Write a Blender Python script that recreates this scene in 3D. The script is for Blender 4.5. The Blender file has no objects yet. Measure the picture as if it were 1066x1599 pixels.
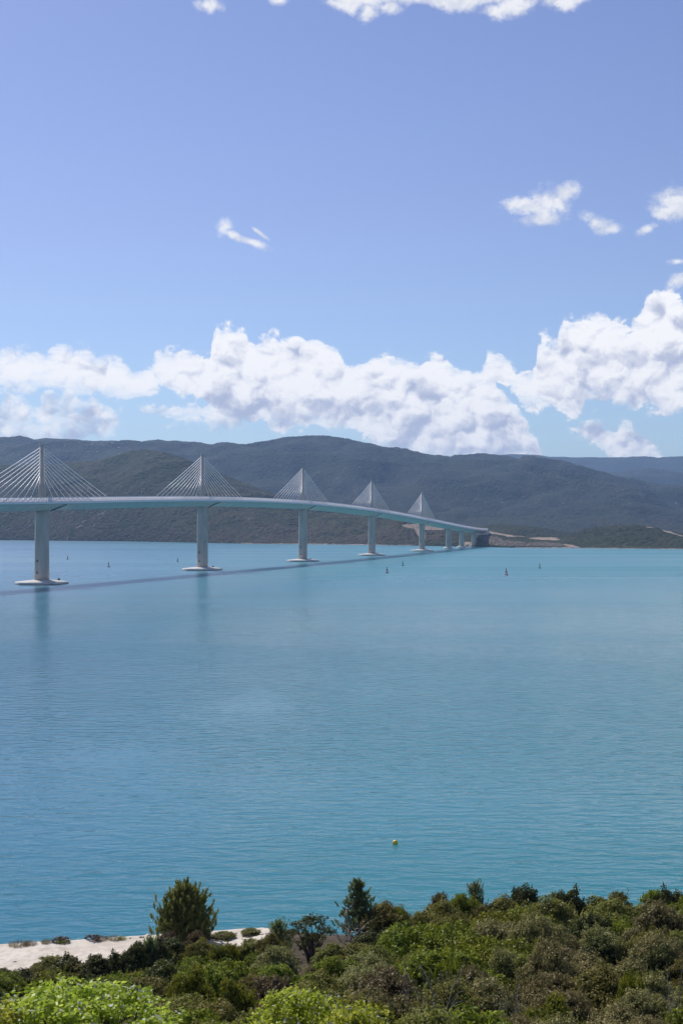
import bpy, math, random
import numpy as np
from mathutils import Vector
R = math.radians
sc = bpy.context.scene
col = sc.collection

# ------------------------------------------------------------------ camera
CAM_H = 39.1
F = 2221.0                       # focal length in photo pixels (50 mm on a 36 mm high frame)
HY = 817.6                       # photo row of the true horizon
cd = bpy.data.cameras.new('camera')
cam = bpy.data.objects.new('camera', cd); col.objects.link(cam)
cd.sensor_fit = 'VERTICAL'; cd.sensor_height = 36.0; cd.sensor_width = 24.0; cd.lens = 50.0
cd.clip_start = 0.5; cd.clip_end = 60000
cam.location = (0, 0, CAM_H)
cam.rotation_euler = (R(90) + math.atan((HY - 799.5) / F), 0, 0)
sc.camera = cam

# ------------------------------------------------------------------ light
SUN_AZ, SUN_EL = R(-31), R(45)   # azimuth from +Y towards +X
sl = bpy.data.lights.new('sun', 'SUN'); so = bpy.data.objects.new('sun', sl); col.objects.link(so)
sl.energy = 4.7; sl.angle = R(0.53); sl.color = (1.0, 0.955, 0.89)
sdir = Vector((math.sin(SUN_AZ) * math.cos(SUN_EL), math.cos(SUN_AZ) * math.cos(SUN_EL), math.sin(SUN_EL)))
so.rotation_euler = sdir.to_track_quat('Z', 'Y').to_euler()
so.location = (0, 0, 200)
sc.view_settings.view_transform = 'Standard'; sc.view_settings.look = 'None'
sc.view_settings.exposure = 0.0; sc.view_settings.gamma = 1.0
sc.view_settings.use_curve_mapping = False
sc.cycles.use_denoising = True
sc.cycles.max_bounces = 8; sc.cycles.diffuse_bounces = 3; sc.cycles.glossy_bounces = 3
sc.cycles.transparent_max_bounces = 12; sc.cycles.volume_bounces = 0
sc.cycles.sample_clamp_indirect = 6.0

# ------------------------------------------------------------------ node helpers
class E:
    """a float socket with arithmetic"""
    nt = None
    def __init__(s, v): s.v = v
    @staticmethod
    def m(op, *a, clamp=False):
        n = E.nt.nodes.new('ShaderNodeMath'); n.operation = op; n.use_clamp = clamp
        for i, x in enumerate(a):
            x = x.v if isinstance(x, E) else x
            if isinstance(x, (int, float)): n.inputs[i].default_value = x
            else: E.nt.links.new(x, n.inputs[i])
        return E(n.outputs[0])
    def __add__(a, b): return E.m('ADD', a, b)
    __radd__ = __add__
    def __sub__(a, b): return E.m('SUBTRACT', a, b)
    def __rsub__(a, b): return E.m('SUBTRACT', b, a)
    def __mul__(a, b): return E.m('MULTIPLY', a, b)
    __rmul__ = __mul__
    def __truediv__(a, b): return E.m('DIVIDE', a, b)
    def max(a, b): return E.m('MAXIMUM', a, b)
    def min(a, b): return E.m('MINIMUM', a, b)
    def clamp(a): return E.m('ADD', a, 0.0, clamp=True)
def link(a, b): E.nt.links.new(a.v if isinstance(a, E) else a, b)
def node(t, **kw):
    n = E.nt.nodes.new(t)
    for k, v in kw.items(): setattr(n, k, v)
    return n
def smooth(x, a, b, c=0.0, d=1.0):
    n = node('ShaderNodeMapRange', interpolation_type='SMOOTHSTEP')
    link(x, n.inputs[0]); n.inputs[1].default_value = a; n.inputs[2].default_value = b
    n.inputs[3].default_value = c; n.inputs[4].default_value = d
    return E(n.outputs[0])
def mixc(f, a, b):
    n = node('ShaderNodeMix', data_type='RGBA')
    if isinstance(f, (int, float)): n.inputs[0].default_value = f
    else: link(f, n.inputs[0])
    for s, c in ((6, a), (7, b)):
        if isinstance(c, tuple): n.inputs[s].default_value = (*c, 1)
        else: link(c, n.inputs[s])
    return n.outputs[2]
def comb(x, y, z=0.0):
    n = node('ShaderNodeCombineXYZ')
    for i, c in enumerate((x, y, z)):
        if isinstance(c, (int, float)): n.inputs[i].default_value = c
        else: link(c, n.inputs[i])
    return n.outputs[0]
def noise(vec, scale, detail=4, rough=.5, dist=0.0):
    n = node('ShaderNodeTexNoise')
    if vec is not None: link(vec, n.inputs['Vector'])
    n.inputs['Scale'].default_value = scale; n.inputs['Detail'].default_value = detail
    n.inputs['Roughness'].default_value = rough; n.inputs['Distortion'].default_value = dist
    return E(n.outputs[0])
def voro(vec, scale, detail=0, rough=.5, feature='F1'):
    n = node('ShaderNodeTexVoronoi', feature=feature)
    if vec is not None: link(vec, n.inputs['Vector'])
    n.inputs['Scale'].default_value = scale
    n.inputs['Detail'].default_value = detail; n.inputs['Roughness'].default_value = rough
    return n

# ------------------------------------------------------------------ world: sky with clouds
w = bpy.data.worlds.new('World'); sc.world = w; w.use_nodes = True
E.nt = w.node_tree; E.nt.nodes.clear()
def ang(px, y):
    """photo pixel -> azimuth, elevation in radians"""
    a, e = (px - 533) / F, (HY - y) / F
    return math.atan(a), math.atan(e / math.hypot(1, a))
def build_world():
    out = node('ShaderNodeOutputWorld')
    sky = node('ShaderNodeTexSky', sky_type='NISHITA')
    sky.sun_disc = False; sky.sun_elevation = SUN_EL; sky.sun_rotation = SUN_AZ
    sky.altitude = 0; sky.air_density = 1.0; sky.dust_density = 0.3; sky.ozone_density = 1.6
    tc = node('ShaderNodeTexCoord'); sp = node('ShaderNodeSeparateXYZ')
    link(tc.outputs['Generated'], sp.inputs[0])
    x, y, z = (E(sp.outputs[i]) for i in range(3))
    az = E.m('ARCTAN2', x, y); el = E.m('ARCSINE', z)
    # domain warp
    P = comb(az, el * 1.25, 0.0)
    AZ0, AZ1 = R(-16), R(16)
    def curve(pts):
        """profile of elevation against azimuth"""
        c = node('ShaderNodeFloatCurve')
        t = (az - AZ0) / (AZ1 - AZ0)
        link(t, c.inputs['Value'])
        cm = c.mapping; cv = cm.curves[0]
        q = []
        for px, yy in pts:
            a, e = ang(px, yy)
            q.append(((a - AZ0) / (AZ1 - AZ0), e / 0.2))
        q = [(0.0, q[0][1])] + q + [(1.0, q[-1][1])]
        cv.points[0].location = q[0]; cv.points[1].location = q[-1]
        for p in q[1:-1]: cv.points.new(*p)
        for p in cv.points: p.handle_type = 'AUTO_CLAMPED'
        cm.update()
        return E(c.outputs[0]) * 0.2
    n_w = noise(P, 55, 3, .5); n_w2 = noise(comb(az + 3.0, el, 1.0), 55, 3, .5)
    n_lo = noise(P, 26, 2, .5) - .5
    def billow(daz, delv, big=False):
        """stacked rounded puffs, cauliflower fashion; 0..1"""
        a_, e_ = az + daz + (n_w - .5) * .014, el * 1.12 + delv + (n_w2 - .5) * .014
        h = None
        for sc_, wt in (((24, .50), (52, .36), (115, .12)) if big else ((34, .50), (74, .28), (165, .15), (360, .09))):
            dd_ = E(voro(comb(a_ + .013 * sc_, e_ + .007 * sc_, 0.0), sc_).outputs['Distance'])
            dome = 1.0 - dd_ * dd_ * 1.6
            h = dome * wt if h is None else h + dome * wt
        return h + (noise(comb(a_, e_, 2.0), 260, 4, .65) - .5) * .10
    h0 = billow(0, 0)
    n_hi = noise(P, 150, 6, .62) - .5
    warp = n_lo * .014 + (h0 - .62) * .016 + n_hi * .0075
    top = curve([(-60, 552), (0, 548), (60, 546), (90, 541), (150, 550), (190, 559), (213, 570), (236, 562), (258, 543), (268, 549), (290, 553), (325, 558),
                 (333, 530), (338, 500), (375, 502), (398, 518), (425, 511), (445, 528), (468, 526), (500, 533), (530, 546), (552, 568),
                 (580, 553), (605, 548), (620, 560), (645, 560), (670, 545), (690, 553), (715, 573), (760, 580), (780, 600), (800, 628), (815, 652), (832, 675), (848, 712), (856, 730)])
    bot = curve([(-60, 609), (0, 608), (100, 609), (190, 622), (240, 624), (270, 620), (320, 640), (345, 666), (400, 664), (500, 666), (545, 676),
                 (590, 696), (640, 710), (700, 722), (870, 724)])
    topr = curve([(700, 640), (735, 600), (755, 572), (769, 552), (795, 562), (822, 574), (836, 556), (842, 526), (868, 536), (879, 500), (900, 495), (922, 487), (944, 494), (962, 506),
                  (992, 503), (1002, 488), (1040, 460), (1075, 462), (1120, 440)])
    botr = curve([(700, 600), (740, 600), (790, 608), (820, 632), (860, 645), (893, 658), (908, 645), (920, 612), (960, 622), (1000, 638), (1066, 646), (1120, 640)])
    d = (top - el).min(el - bot).max((topr - el).min(el - botr)) + .0022
    # a clear notch of sky under the diagonal part, left of px 845
    def layer(tp, bt, ends):
        a0, a1 = ang(ends[0], 600)[0], ang(ends[1], 600)[0]
        t = curve([(ends[0] - 25, tp[0][1] + 26)] + tp + [(ends[1] + 25, tp[-1][1] + 26)])
        b = curve([(ends[0] - 25, bt[0][1])] + bt + [(ends[1] + 25, bt[-1][1])])
        return (t - el).min(el - b).min(az - a0).min(a1 - az)
    d = d.max(layer([(0, 646), (8, 634), (30, 624), (50, 640), (75, 610), (92, 622), (110, 618), (125, 636), (150, 628), (165, 636)],
                    [(0, 688), (80, 686), (165, 676)], (-60, 176)) + .005)
    d = d.max(layer([(190, 638), (240, 629), (300, 625), (370, 618)], [(195, 640), (240, 655), (300, 660), (370, 664)], (192, 380)) + .003)
    d = d.max(layer([(888, 668), (910, 660), (932, 650), (950, 662), (972, 658), (992, 682), (1015, 700)],
                    [(888, 672), (925, 700), (960, 716), (1015, 714)], (884, 1024)) + .004)
    # free patches: px, row, radius along, radius across, tilt
    blobs = [(822, 322, 44, 14, 8), (858, 318, 34, 30, -35), (850, 340, 36, 14, -5), (880, 300, 24, 18, -10), (935, 346, 32, 13, 18), (952, 356, 22, 12, 0), (1055, 316, 44, 26, 5), (1040, 330, 24, 14, 0),
             (1012, 356, 17, 9, -20), (350, 352, 15, 16, 20), (365, 366, 24, 8, 25), (392, 377, 34, 8, 20), (404, 362, 18, 4, 35),
             (325, 4, 26, 12, 0), (432, -6, 20, 12, 0), (535, 6, 42, 14, 15), (574, 18, 22, 18, 0), (640, -8, 60, 18, 0),
             (700, 2, 50, 14, 8), (800, 8, 46, 18, -15), (880, -4, 40, 16, 0), (560, -4, 80, 16, 0), (740, -8, 90, 16, 0), (610, 8, 26, 12, 0), (770, 14, 22, 12, 0), (1060, 436, 22, 12, -25), (1058, 408, 16, 6, 0)]
    d2 = None
    for px, yy, ra, rb, tilt in blobs:
        a, e = ang(px, yy); s, c = math.sin(R(tilt)), math.cos(R(tilt))
        dx, dy = az - a, el - e
        q1 = (dx * c - dy * s) * (F / ra); q2 = (dx * s + dy * c) * (F / rb)
        v = (1.0 - E.m('SQRT', q1 * q1 + q2 * q2))
        d2 = v if d2 is None else d2.max(v)
    d2 = d2 * .0085 + .0012
    # rest of the heavens: scattered fair-weather cumulus, away from the framed part
    far = smooth(noise(comb(az, el * 2.2, 3.0), 4.5, 3, .55), .56, .74, -.03, .012) - smooth(E.m('ABSOLUTE', az), R(14), R(20), .06, 0) - smooth(el, R(25), R(45), 0, .02)
    dd = d.max(far)
    edge = dd + warp
    alpha1 = smooth(edge + n_hi * .004, -.0004, .0036)
    veil = smooth(noise(comb(az, el * 2.6, 4.0), 42, 5, .62), .42, .66).max(smooth(az, R(-5.5), R(-9)) * .7)
    thin = smooth(edge + (noise(comb(az, el * 3.2, 9.0), 60, 6, .65) - .5) * .016, -.0030, .0120)
    alpha1 = alpha1 * (1.0 - veil * .8) + thin * veil * .8
    alpha1 = alpha1 * (1.0 - smooth(el - bot, .012, -.004) * smooth(noise(P, 90, 5, .6), .35, .75) * .55)
    wisp = noise(comb(az, el * 1.3, 7), 95, 8, .66) - .5
    alpha2 = smooth(d2 + wisp * .0140 + (h0 - .62) * .006, -.0006, .0072) * .95
    # shading: the puffs compared with themselves a step towards the sun (above, a little left)
    h1 = billow(-.0016, .0034)
    g0 = billow(0, 0, True)
    relief = (g0 - billow(-.0022, .0050, True)) * 1.5 + (g0 - billow(-.004, .0115, True)) * .9 + (h0 - h1) * 1.3
    depth = smooth(edge, .000, .018)
    belly = smooth(top.max(topr) - el + n_lo * .03, .010, .060)
    crest = smooth(top.max(topr) - el + warp, .020, .0)
    grey = smooth(noise(comb(az, el * 1.3, 11.0), 30, 3, .55) + belly * .16, .50, .72)
    lit = .88 + relief * .56 - depth * .06 - belly * .14 - grey * .24 + crest * .18 + n_hi * .06
    lit1 = smooth(lit, .10, .92)
    ccol = mixc(lit1, CLOUD_DARK, CLOUD_LIT)
    ccol2 = mixc(smooth(relief, -.35, .30), (.74, .77, .86), (.93, .93, .96))
    # sky colour
    skym = node('ShaderNodeMix', data_type='RGBA', blend_type='MULTIPLY'); skym.inputs[0].default_value = 1
    link(sky.outputs[0], skym.inputs[6]); link(mixc(smooth(el, .0, .24), tuple(q * SKY_K for q in SKY_LOW), tuple(q * SKY_K for q in SKY_HIGH)), skym.inputs[7])
    c = mixc(alpha1.max(0), skym.outputs[2], ccol)
    c = mixc(alpha2, c, ccol2)
    bg = node('ShaderNodeBackground'); link(c, bg.inputs[0]); bg.inputs[1].default_value = 1.0
    # one Background: the Nishita sky enters at SKY_K (0.1), the clouds at their own radiance
    link(bg.outputs[0], out.inputs[0])
CLOUD_DARK = (.48, .53, .70); CLOUD_LIT = (1.06, 1.05, 1.06)
SKY_K = 0.105; SKY_LOW = (.655, .80, 1.03); SKY_HIGH = (.82, .775, .98)
build_world()
w.cycles.sampling_method = 'MANUAL'; w.cycles.sample_map_resolution = 512

# ------------------------------------------------------------------ mesh helpers
def mesh_np(name, verts, faces, mat, parent=None, smoothf=False, attrs=None):
    """verts (n,3); faces: (m,k) array or list of arrays of differing k"""
    me = bpy.data.meshes.new(name)
    if not isinstance(faces, list): faces = [faces]
    faces = [np.asarray(f, dtype=np.int32) for f in faces if len(f)]
    verts = np.asarray(verts, dtype=np.float32)
    me.vertices.add(len(verts)); me.vertices.foreach_set('co', verts.ravel())
    idx = np.concatenate([f.ravel() for f in faces])
    sizes = np.concatenate([np.full(len(f), f.shape[1], dtype=np.int32) for f in faces])
    starts = np.concatenate([[0], np.cumsum(sizes)[:-1]]).astype(np.int32)
    me.loops.add(len(idx)); me.loops.foreach_set('vertex_index', idx)
    me.polygons.add(len(sizes)); me.polygons.foreach_set('loop_start', starts)
    if smoothf: me.polygons.foreach_set('use_smooth', np.ones(len(sizes), dtype=bool))
    for k, a in (attrs or {}).items():
        at = me.attributes.new(k, 'FLOAT', 'POINT'); at.data.foreach_set('value', np.asarray(a, dtype=np.float32).ravel())
    me.update(calc_edges=True); me.validate()
    if mat: me.materials.append(mat)
    o = bpy.data.objects.new(name, me); col.objects.link(o)
    if parent: o.parent = parent
    return o
class MB:
    """collects solids into one mesh"""
    def __init__(s): s.v = []; s.f = {}; s.n = 0
    def add(s, verts, faces):
        for f in faces: s.f.setdefault(len(f), []).append([i + s.n for i in f])
        s.v += [tuple(v) for v in verts]; s.n += len(verts)
    def box(s, c, size, ax=None):
        """box at centre c; ax = (u, v) horizontal unit axes"""
        u, v = ax or (Vector((1, 0, 0)), Vector((0, 1, 0))); k = Vector((0, 0, 1)); c = Vector(c)
        P = [c + u * (a * size[0] / 2) + v * (b * size[1] / 2) + k * (d * size[2] / 2) for d in (-1, 1) for a, b in ((-1, -1), (1, -1), (1, 1), (-1, 1))]
        s.add(P, [(0, 3, 2, 1), (4, 5, 6, 7), (0, 1, 5, 4), (1, 2, 6, 5), (2, 3, 7, 6), (3, 0, 4, 7)])
    def loft(s, rings, cap=True):
        n = len(rings[0]); V = [p for r in rings for p in r]; Fc = []
        for i in range(len(rings) - 1):
            for j in range(n):
                k = (j + 1) % n
                Fc.append((i * n + j, i * n + k, (i + 1) * n + k, (i + 1) * n + j))
        if cap: Fc.append(tuple(range(n - 1, -1, -1))); Fc.append(tuple((len(rings) - 1) * n + j for j in range(n)))
        s.add(V, Fc)
    def tube(s, pts, rad, n=6):
        pts = [Vector(p) for p in pts]; rings = []
        if not isinstance(rad, (list, tuple)): rad = [rad] * len(pts)
        for i, p in enumerate(pts):
            t = (pts[min(i + 1, len(pts) - 1)] - pts[max(i - 1, 0)]).normalized()
            a = t.cross(Vector((0, 0, 1)) if abs(t.z) < .9 else Vector((1, 0, 0))).normalized(); b = t.cross(a)
            rings.append([p + (a * math.cos(2 * math.pi * k / n) + b * math.sin(2 * math.pi * k / n)) * rad[i] for k in range(n)])
        s.loft(rings)
    def lathe(s, c, prof, n=16):
        """prof: (radius, z)"""
        s.loft([[Vector((c[0] + r * math.cos(2 * math.pi * k / n), c[1] + r * math.sin(2 * math.pi * k / n), c[2] + z)) for k in range(n)] for r, z in prof])
    def build(s, name, mat, parent=None, smoothf=False):
        return mesh_np(name, s.v, [np.array(f) for f in s.f.values()], mat, parent, smoothf)
def tag(o, label=None, cat=None, group=None, kind=None):
    if label: o['label'] = label
    if cat: o['category'] = cat
    if group: o['group'] = group
    if kind: o['kind'] = kind
    return o
def empty(name, loc=(0, 0, 0), rz=0.0):
    o = bpy.data.objects.new(name, None); col.objects.link(o); o.location = loc; o.rotation_euler.z = rz
    o.empty_display_size = .5
    return o
def copy_tree(o, parent=None):
    c = o.copy(); col.objects.link(c)
    if parent is not None: c.parent = parent
    for ch in list(o.children): copy_tree(ch, c)
    return c

# ---- numpy noise
def _hash(ix, iy, seed):
    h = (ix.astype(np.int64) * 374761393 + iy.astype(np.int64) * 668265263 + seed * 1442695041) & 0xffffffff
    h = ((h ^ (h >> 13)) * 1274126177) & 0xffffffff
    h = (h ^ (h >> 16)) & 0xffffffff
    return h / 4294967295.0
def vnoise(x, y, seed=0):
    ix, iy = np.floor(x), np.floor(y); fx, fy = x - ix, y - iy
    fx = fx * fx * fx * (fx * (fx * 6 - 15) + 10); fy = fy * fy * fy * (fy * (fy * 6 - 15) + 10)
    a, b = _hash(ix, iy, seed), _hash(ix + 1, iy, seed); c, d = _hash(ix, iy + 1, seed), _hash(ix + 1, iy + 1, seed)
    return (a * (1 - fx) + b * fx) * (1 - fy) + (c * (1 - fx) + d * fx) * fy * 1.0 - .5
def fbm(x, y, oct=5, seed=0, gain=.5):
    t = np.zeros_like(x, dtype=float); a = 1.0; s = 0
    for i in range(oct):
        c, sn = math.cos(i * 1.1), math.sin(i * 1.1)
        xx, yy = (x * c - y * sn) * 2 ** i, (x * sn + y * c) * 2 ** i
        t += a * vnoise(xx + 17.3 * i, yy - 9.1 * i, seed + i); s += a; a *= gain
    return t / s * 2           # about -1..1
def ridged(x, y, oct=4, seed=0):
    return 1 - 2 * np.abs(fbm(x, y, oct, seed))

# ------------------------------------------------------------------ materials
def material(name):
    m = bpy.data.materials.new(name); m.use_nodes = True; E.nt = m.node_tree; E.nt.nodes.clear()
    return m
def finish(bsdf, disp=None):
    o = node('ShaderNodeOutputMaterial'); link(bsdf, o.inputs[0])
def principled(color, rough=.6, bump=None, bstr=.3, bdist=.1, metallic=0.0, spec=.5):
    p = node('ShaderNodeBsdfPrincipled')
    if isinstance(color, tuple): p.inputs['Base Color'].default_value = (*color, 1)
    else: link(color, p.inputs['Base Color'])
    if isinstance(rough, (int, float)): p.inputs['Roughness'].default_value = rough
    else: link(rough, p.inputs['Roughness'])
    p.inputs['Metallic'].default_value = metallic; p.inputs['Specular IOR Level'].default_value = spec
    if bump is not None:
        b = node('ShaderNodeBump'); b.inputs['Strength'].default_value = bstr; b.inputs['Distance'].default_value = bdist
        link(bump, b.inputs['Height']); link(b.outputs[0], p.inputs['Normal'])
    return p.outputs[0]
def geo_pos(): return node('ShaderNodeNewGeometry').outputs['Position']
def obj_pos(): return node('ShaderNodeTexCoord').outputs['Object']
def simple(name, color, rough=.6, var=.12, scale=.6, metallic=0.0, spec=.5):
    """paint or concrete with mottling and streaks"""
    m = material(name); p = obj_pos()
    mp = node('ShaderNodeMapping'); link(p, mp.inputs[0]); mp.inputs['Scale'].default_value = (1, 1, .25)
    n = noise(mp.outputs[0], scale, 6, .6)
    c = mixc(smooth(n, .3, .7), tuple(x * (1 - var) for x in color), tuple(min(1, x * (1 + var)) for x in color))
    finish(principled(c, rough, noise(p, scale * 8, 4), .12, .02, metallic, spec)); return m

M = {}
M['concrete'] = simple('concrete', (.50, .46, .40), .85, .16, .22)
M['footing_concrete'] = simple('footing_concrete', (.62, .58, .53), .85, .16, .3)
M['dark_stain'] = simple('dark_stain', (.10, .10, .10), .8, .3, .5)
M['girder'] = simple('girder_paint', (.66, .60, .54), .6, .07, .15)
M['white_rail'] = simple('white_rail', (.84, .82, .82), .5, .06, .3)
M['cable'] = simple('white_cable', (.86, .85, .86), .4, .03, .5)
M['asphalt'] = simple('asphalt', (.055, .055, .06), .9, .15, .4)
M['steel'] = simple('galvanised_steel', (.42, .43, .44), .45, .1, 2.0, .6)
M['dark_steel'] = simple('dark_steel', (.08, .085, .09), .5, .1, 2.0)
M['white_paint'] = simple('white_paint', (.78, .78, .78), .35, .04, 1.0)
M['dark_paint'] = simple('dark_paint', (.06, .065, .08), .35, .08, 1.0)
M['glass'] = simple('dark_glass', (.03, .035, .04), .12, .05, 1.0)
M['rubber'] = simple('rubber', (.03, .03, .03), .8, .1, 3.0)
M['red_paint'] = simple('red_buoy_paint', (.50, .035, .06), .5, .2, 1.2)
M['dark_red'] = simple('dark_red_buoy_paint', (.30, .03, .04), .55, .25, 1.2)
M['green_paint'] = simple('green_buoy_paint', (.012, .07, .055), .5, .2, 1.2)
M['yellow_paint'] = simple('yellow_float_paint', (.78, .56, .02), .4, .1, 2.0)
m = material('wind_screen')            # tinted acrylic with thin ribs
t = node('ShaderNodeBsdfTransparent'); t.inputs[0].default_value = (.92, .93, .95, 1)
mx = node('ShaderNodeMixShader'); mx.inputs[0].default_value = .58
tl = node('ShaderNodeBsdfTranslucent'); tl.inputs[0].default_value = (.86, .84, .87, 1); m2 = node('ShaderNodeMixShader'); m2.inputs[0].default_value = .75
link(principled((.84, .82, .85), .3), m2.inputs[1]); link(tl.outputs[0], m2.inputs[2])
link(t.outputs[0], mx.inputs[1]); link(m2.outputs[0], mx.inputs[2]); finish(mx.outputs[0]); M['screen'] = m

# water
m = material('sea_water'); p = geo_pos()
sx = node('ShaderNodeSeparateXYZ'); link(p, sx.inputs[0]); X, Y = E(sx.outputs[0]), E(sx.outputs[1])
far = smooth(Y, 120, 1400)
def wv(ax, ay, s, det, rough=.5, off=0.0): return noise(comb(X * ax + off, Y * ay, 0), s, det, rough, .3)
def gust(cx, cy, rx, ry):
    a_, b_ = (X - cx) / rx, (Y - cy) / ry
    return smooth(E.m('SQRT', a_ * a_ + b_ * b_) + (noise(comb(X * .09, Y * .05, 8.0), 1.0, 4, .6) - .5) * 2.4, 1.2, .1)
gusts = gust(-20.5, 305, 15, 32).max(gust(-40, 240, 20, 17) * .8).max(gust(6, 330, 16, 26) * .35)
crests = smooth(wv(1, 1.3, 2.0, 1, .5, 11), .66, .80) * smooth(wv(1, 1, .05, 2, .5, 44), .42, .62)
waves = wv(.7, 1.5, .34, 2, .5) * 1.9 + wv(1, 1.25, 1.2, 3, .55, 30) * .34 + crests * .42 + wv(1, 1, .07, 2, .5, 90) * 1.4 + wv(1, 1, 4.5, 2, .6, 60) * .11
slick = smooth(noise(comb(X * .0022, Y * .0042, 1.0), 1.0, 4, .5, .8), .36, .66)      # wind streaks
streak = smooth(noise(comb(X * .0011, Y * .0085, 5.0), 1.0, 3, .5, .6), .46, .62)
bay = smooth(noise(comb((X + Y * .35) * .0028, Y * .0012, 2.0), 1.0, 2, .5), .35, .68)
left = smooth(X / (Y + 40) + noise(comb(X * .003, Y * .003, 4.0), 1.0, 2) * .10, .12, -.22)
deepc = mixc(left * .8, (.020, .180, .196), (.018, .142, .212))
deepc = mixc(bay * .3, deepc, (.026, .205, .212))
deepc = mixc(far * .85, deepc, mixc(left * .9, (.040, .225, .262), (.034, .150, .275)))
rough = .065 + gusts * .05 + far * .22 + slick * .05 + streak * far * .08
bmp = node('ShaderNodeBump'); bmp.inputs['Distance'].default_value = .30
st = (1.0 - far * .45) * (.50 + slick * .55) * (1.0 - streak * far * .8)
link(st * .47 * (1.0 - gusts * .5), bmp.inputs['Strength']); link(waves, bmp.inputs['Height'])
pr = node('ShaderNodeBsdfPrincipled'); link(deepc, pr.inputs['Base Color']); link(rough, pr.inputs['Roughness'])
pr.inputs['IOR'].default_value = 1.333; pr.subsurface_method = 'BURLEY'; pr.inputs['Subsurface Weight'].default_value = .75
pr.inputs['Subsurface Radius'].default_value = (.5, 1.0, .9); pr.inputs['Subsurface Scale'].default_value = 45.0; link(bmp.outputs[0], pr.inputs['Normal'])
finish(pr.outputs[0]); M['water'] = m

def hill_material(name, greens, brown, rocks=.0, clump=8.0, contrast=1.0, lowbrown=.16, bare_cols=((.42, .32, .24), (.26, .21, .17))):
    m = material(name); p = geo_pos()
    big = noise(p, 1 / 260, 5, .6); mid = noise(p, 1 / 45, 5, .6); fine = noise(p, 1 / 9, 3, .6)
    v = voro(p, 1 / clump); vd = E(v.outputs['Distance'])
    vc = node('ShaderNodeSeparateColor'); link(v.outputs['Color'], vc.inputs[0]); rnd = E(vc.outputs[0])
    c = mixc(smooth(big + (mid - .5) * .5, .38, .62), greens[0], greens[1])
    sz_ = node('ShaderNodeSeparateXYZ'); link(p, sz_.inputs[0]); lowz = smooth(E(sz_.outputs[2]) + (big - .5) * 90, 75, 5)
    c = mixc(smooth(mid + (rnd - .5) * .25 + lowz * lowbrown, .48, .68), c, brown)
    c = mixc(smooth(rnd, .55, 1.0) * .45 * contrast, c, tuple(min(1, q * 1.7) for q in greens[1]))
    c = mixc(smooth(fine + rnd * .3, .7, .45) * .35 * contrast, c, tuple(q * .45 for q in greens[0]))
    rk = smooth(noise(p, 1 / 30, 6, .75) + (noise(p, 1 / 400, 2) - .5) * .4, .70 - rocks, .76 - rocks) * .75
    c = mixc(rk, c, (.36, .34, .32))
    at = node('ShaderNodeAttribute', attribute_name='bare'); bare = E(at.outputs['Fac'])
    bc = mixc(smooth(mid, .35, .65), bare_cols[0], bare_cols[1])
    c = mixc(smooth(bare + (fine - .5) * .5, .35, .6), c, bc)
    at2 = node('ShaderNodeAttribute', attribute_name='cliff')
    cc = mixc(smooth(noise(p, 1 / 6, 4, .7), .4, .62), (.055, .050, .038), (.20, .165, .14))
    c = mixc(smooth(E(at2.outputs['Fac']) + (mid - .5) * .9 + (fine - .5) * .5, .38, .60), c, cc)
    h = (1.0 - vd * 1.0) * clump * .55 + fine * 3.0
    finish(principled(c, .95, h, 1.0, 1.0, spec=.1)); return m
M['coast'] = hill_material('maquis_cover', ((.017, .027, .012), (.031, .042, .017)), (.058, .044, .034), .03, 7.0, 1.5)
M['headland'] = hill_material('headland_scrub', ((.014, .024, .010), (.028, .040, .014)), (.045, .040, .026), .0, 6.0, 1.3, lowbrown=0.0)
M['ridge'] = hill_material('far_wood_cover', ((.011, .019, .011), (.022, .032, .015)), (.034, .032, .022), .035, 11.0, .9)
M['far'] = hill_material('distant_wood_cover', ((.018, .026, .016), (.026, .034, .020)), (.032, .034, .025), -.05, 14.0, .6)

# ------------------------------------------------------------------ sea
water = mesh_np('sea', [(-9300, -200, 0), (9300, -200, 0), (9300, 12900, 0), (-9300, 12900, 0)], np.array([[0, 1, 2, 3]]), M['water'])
tag(water, kind='structure')

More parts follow.
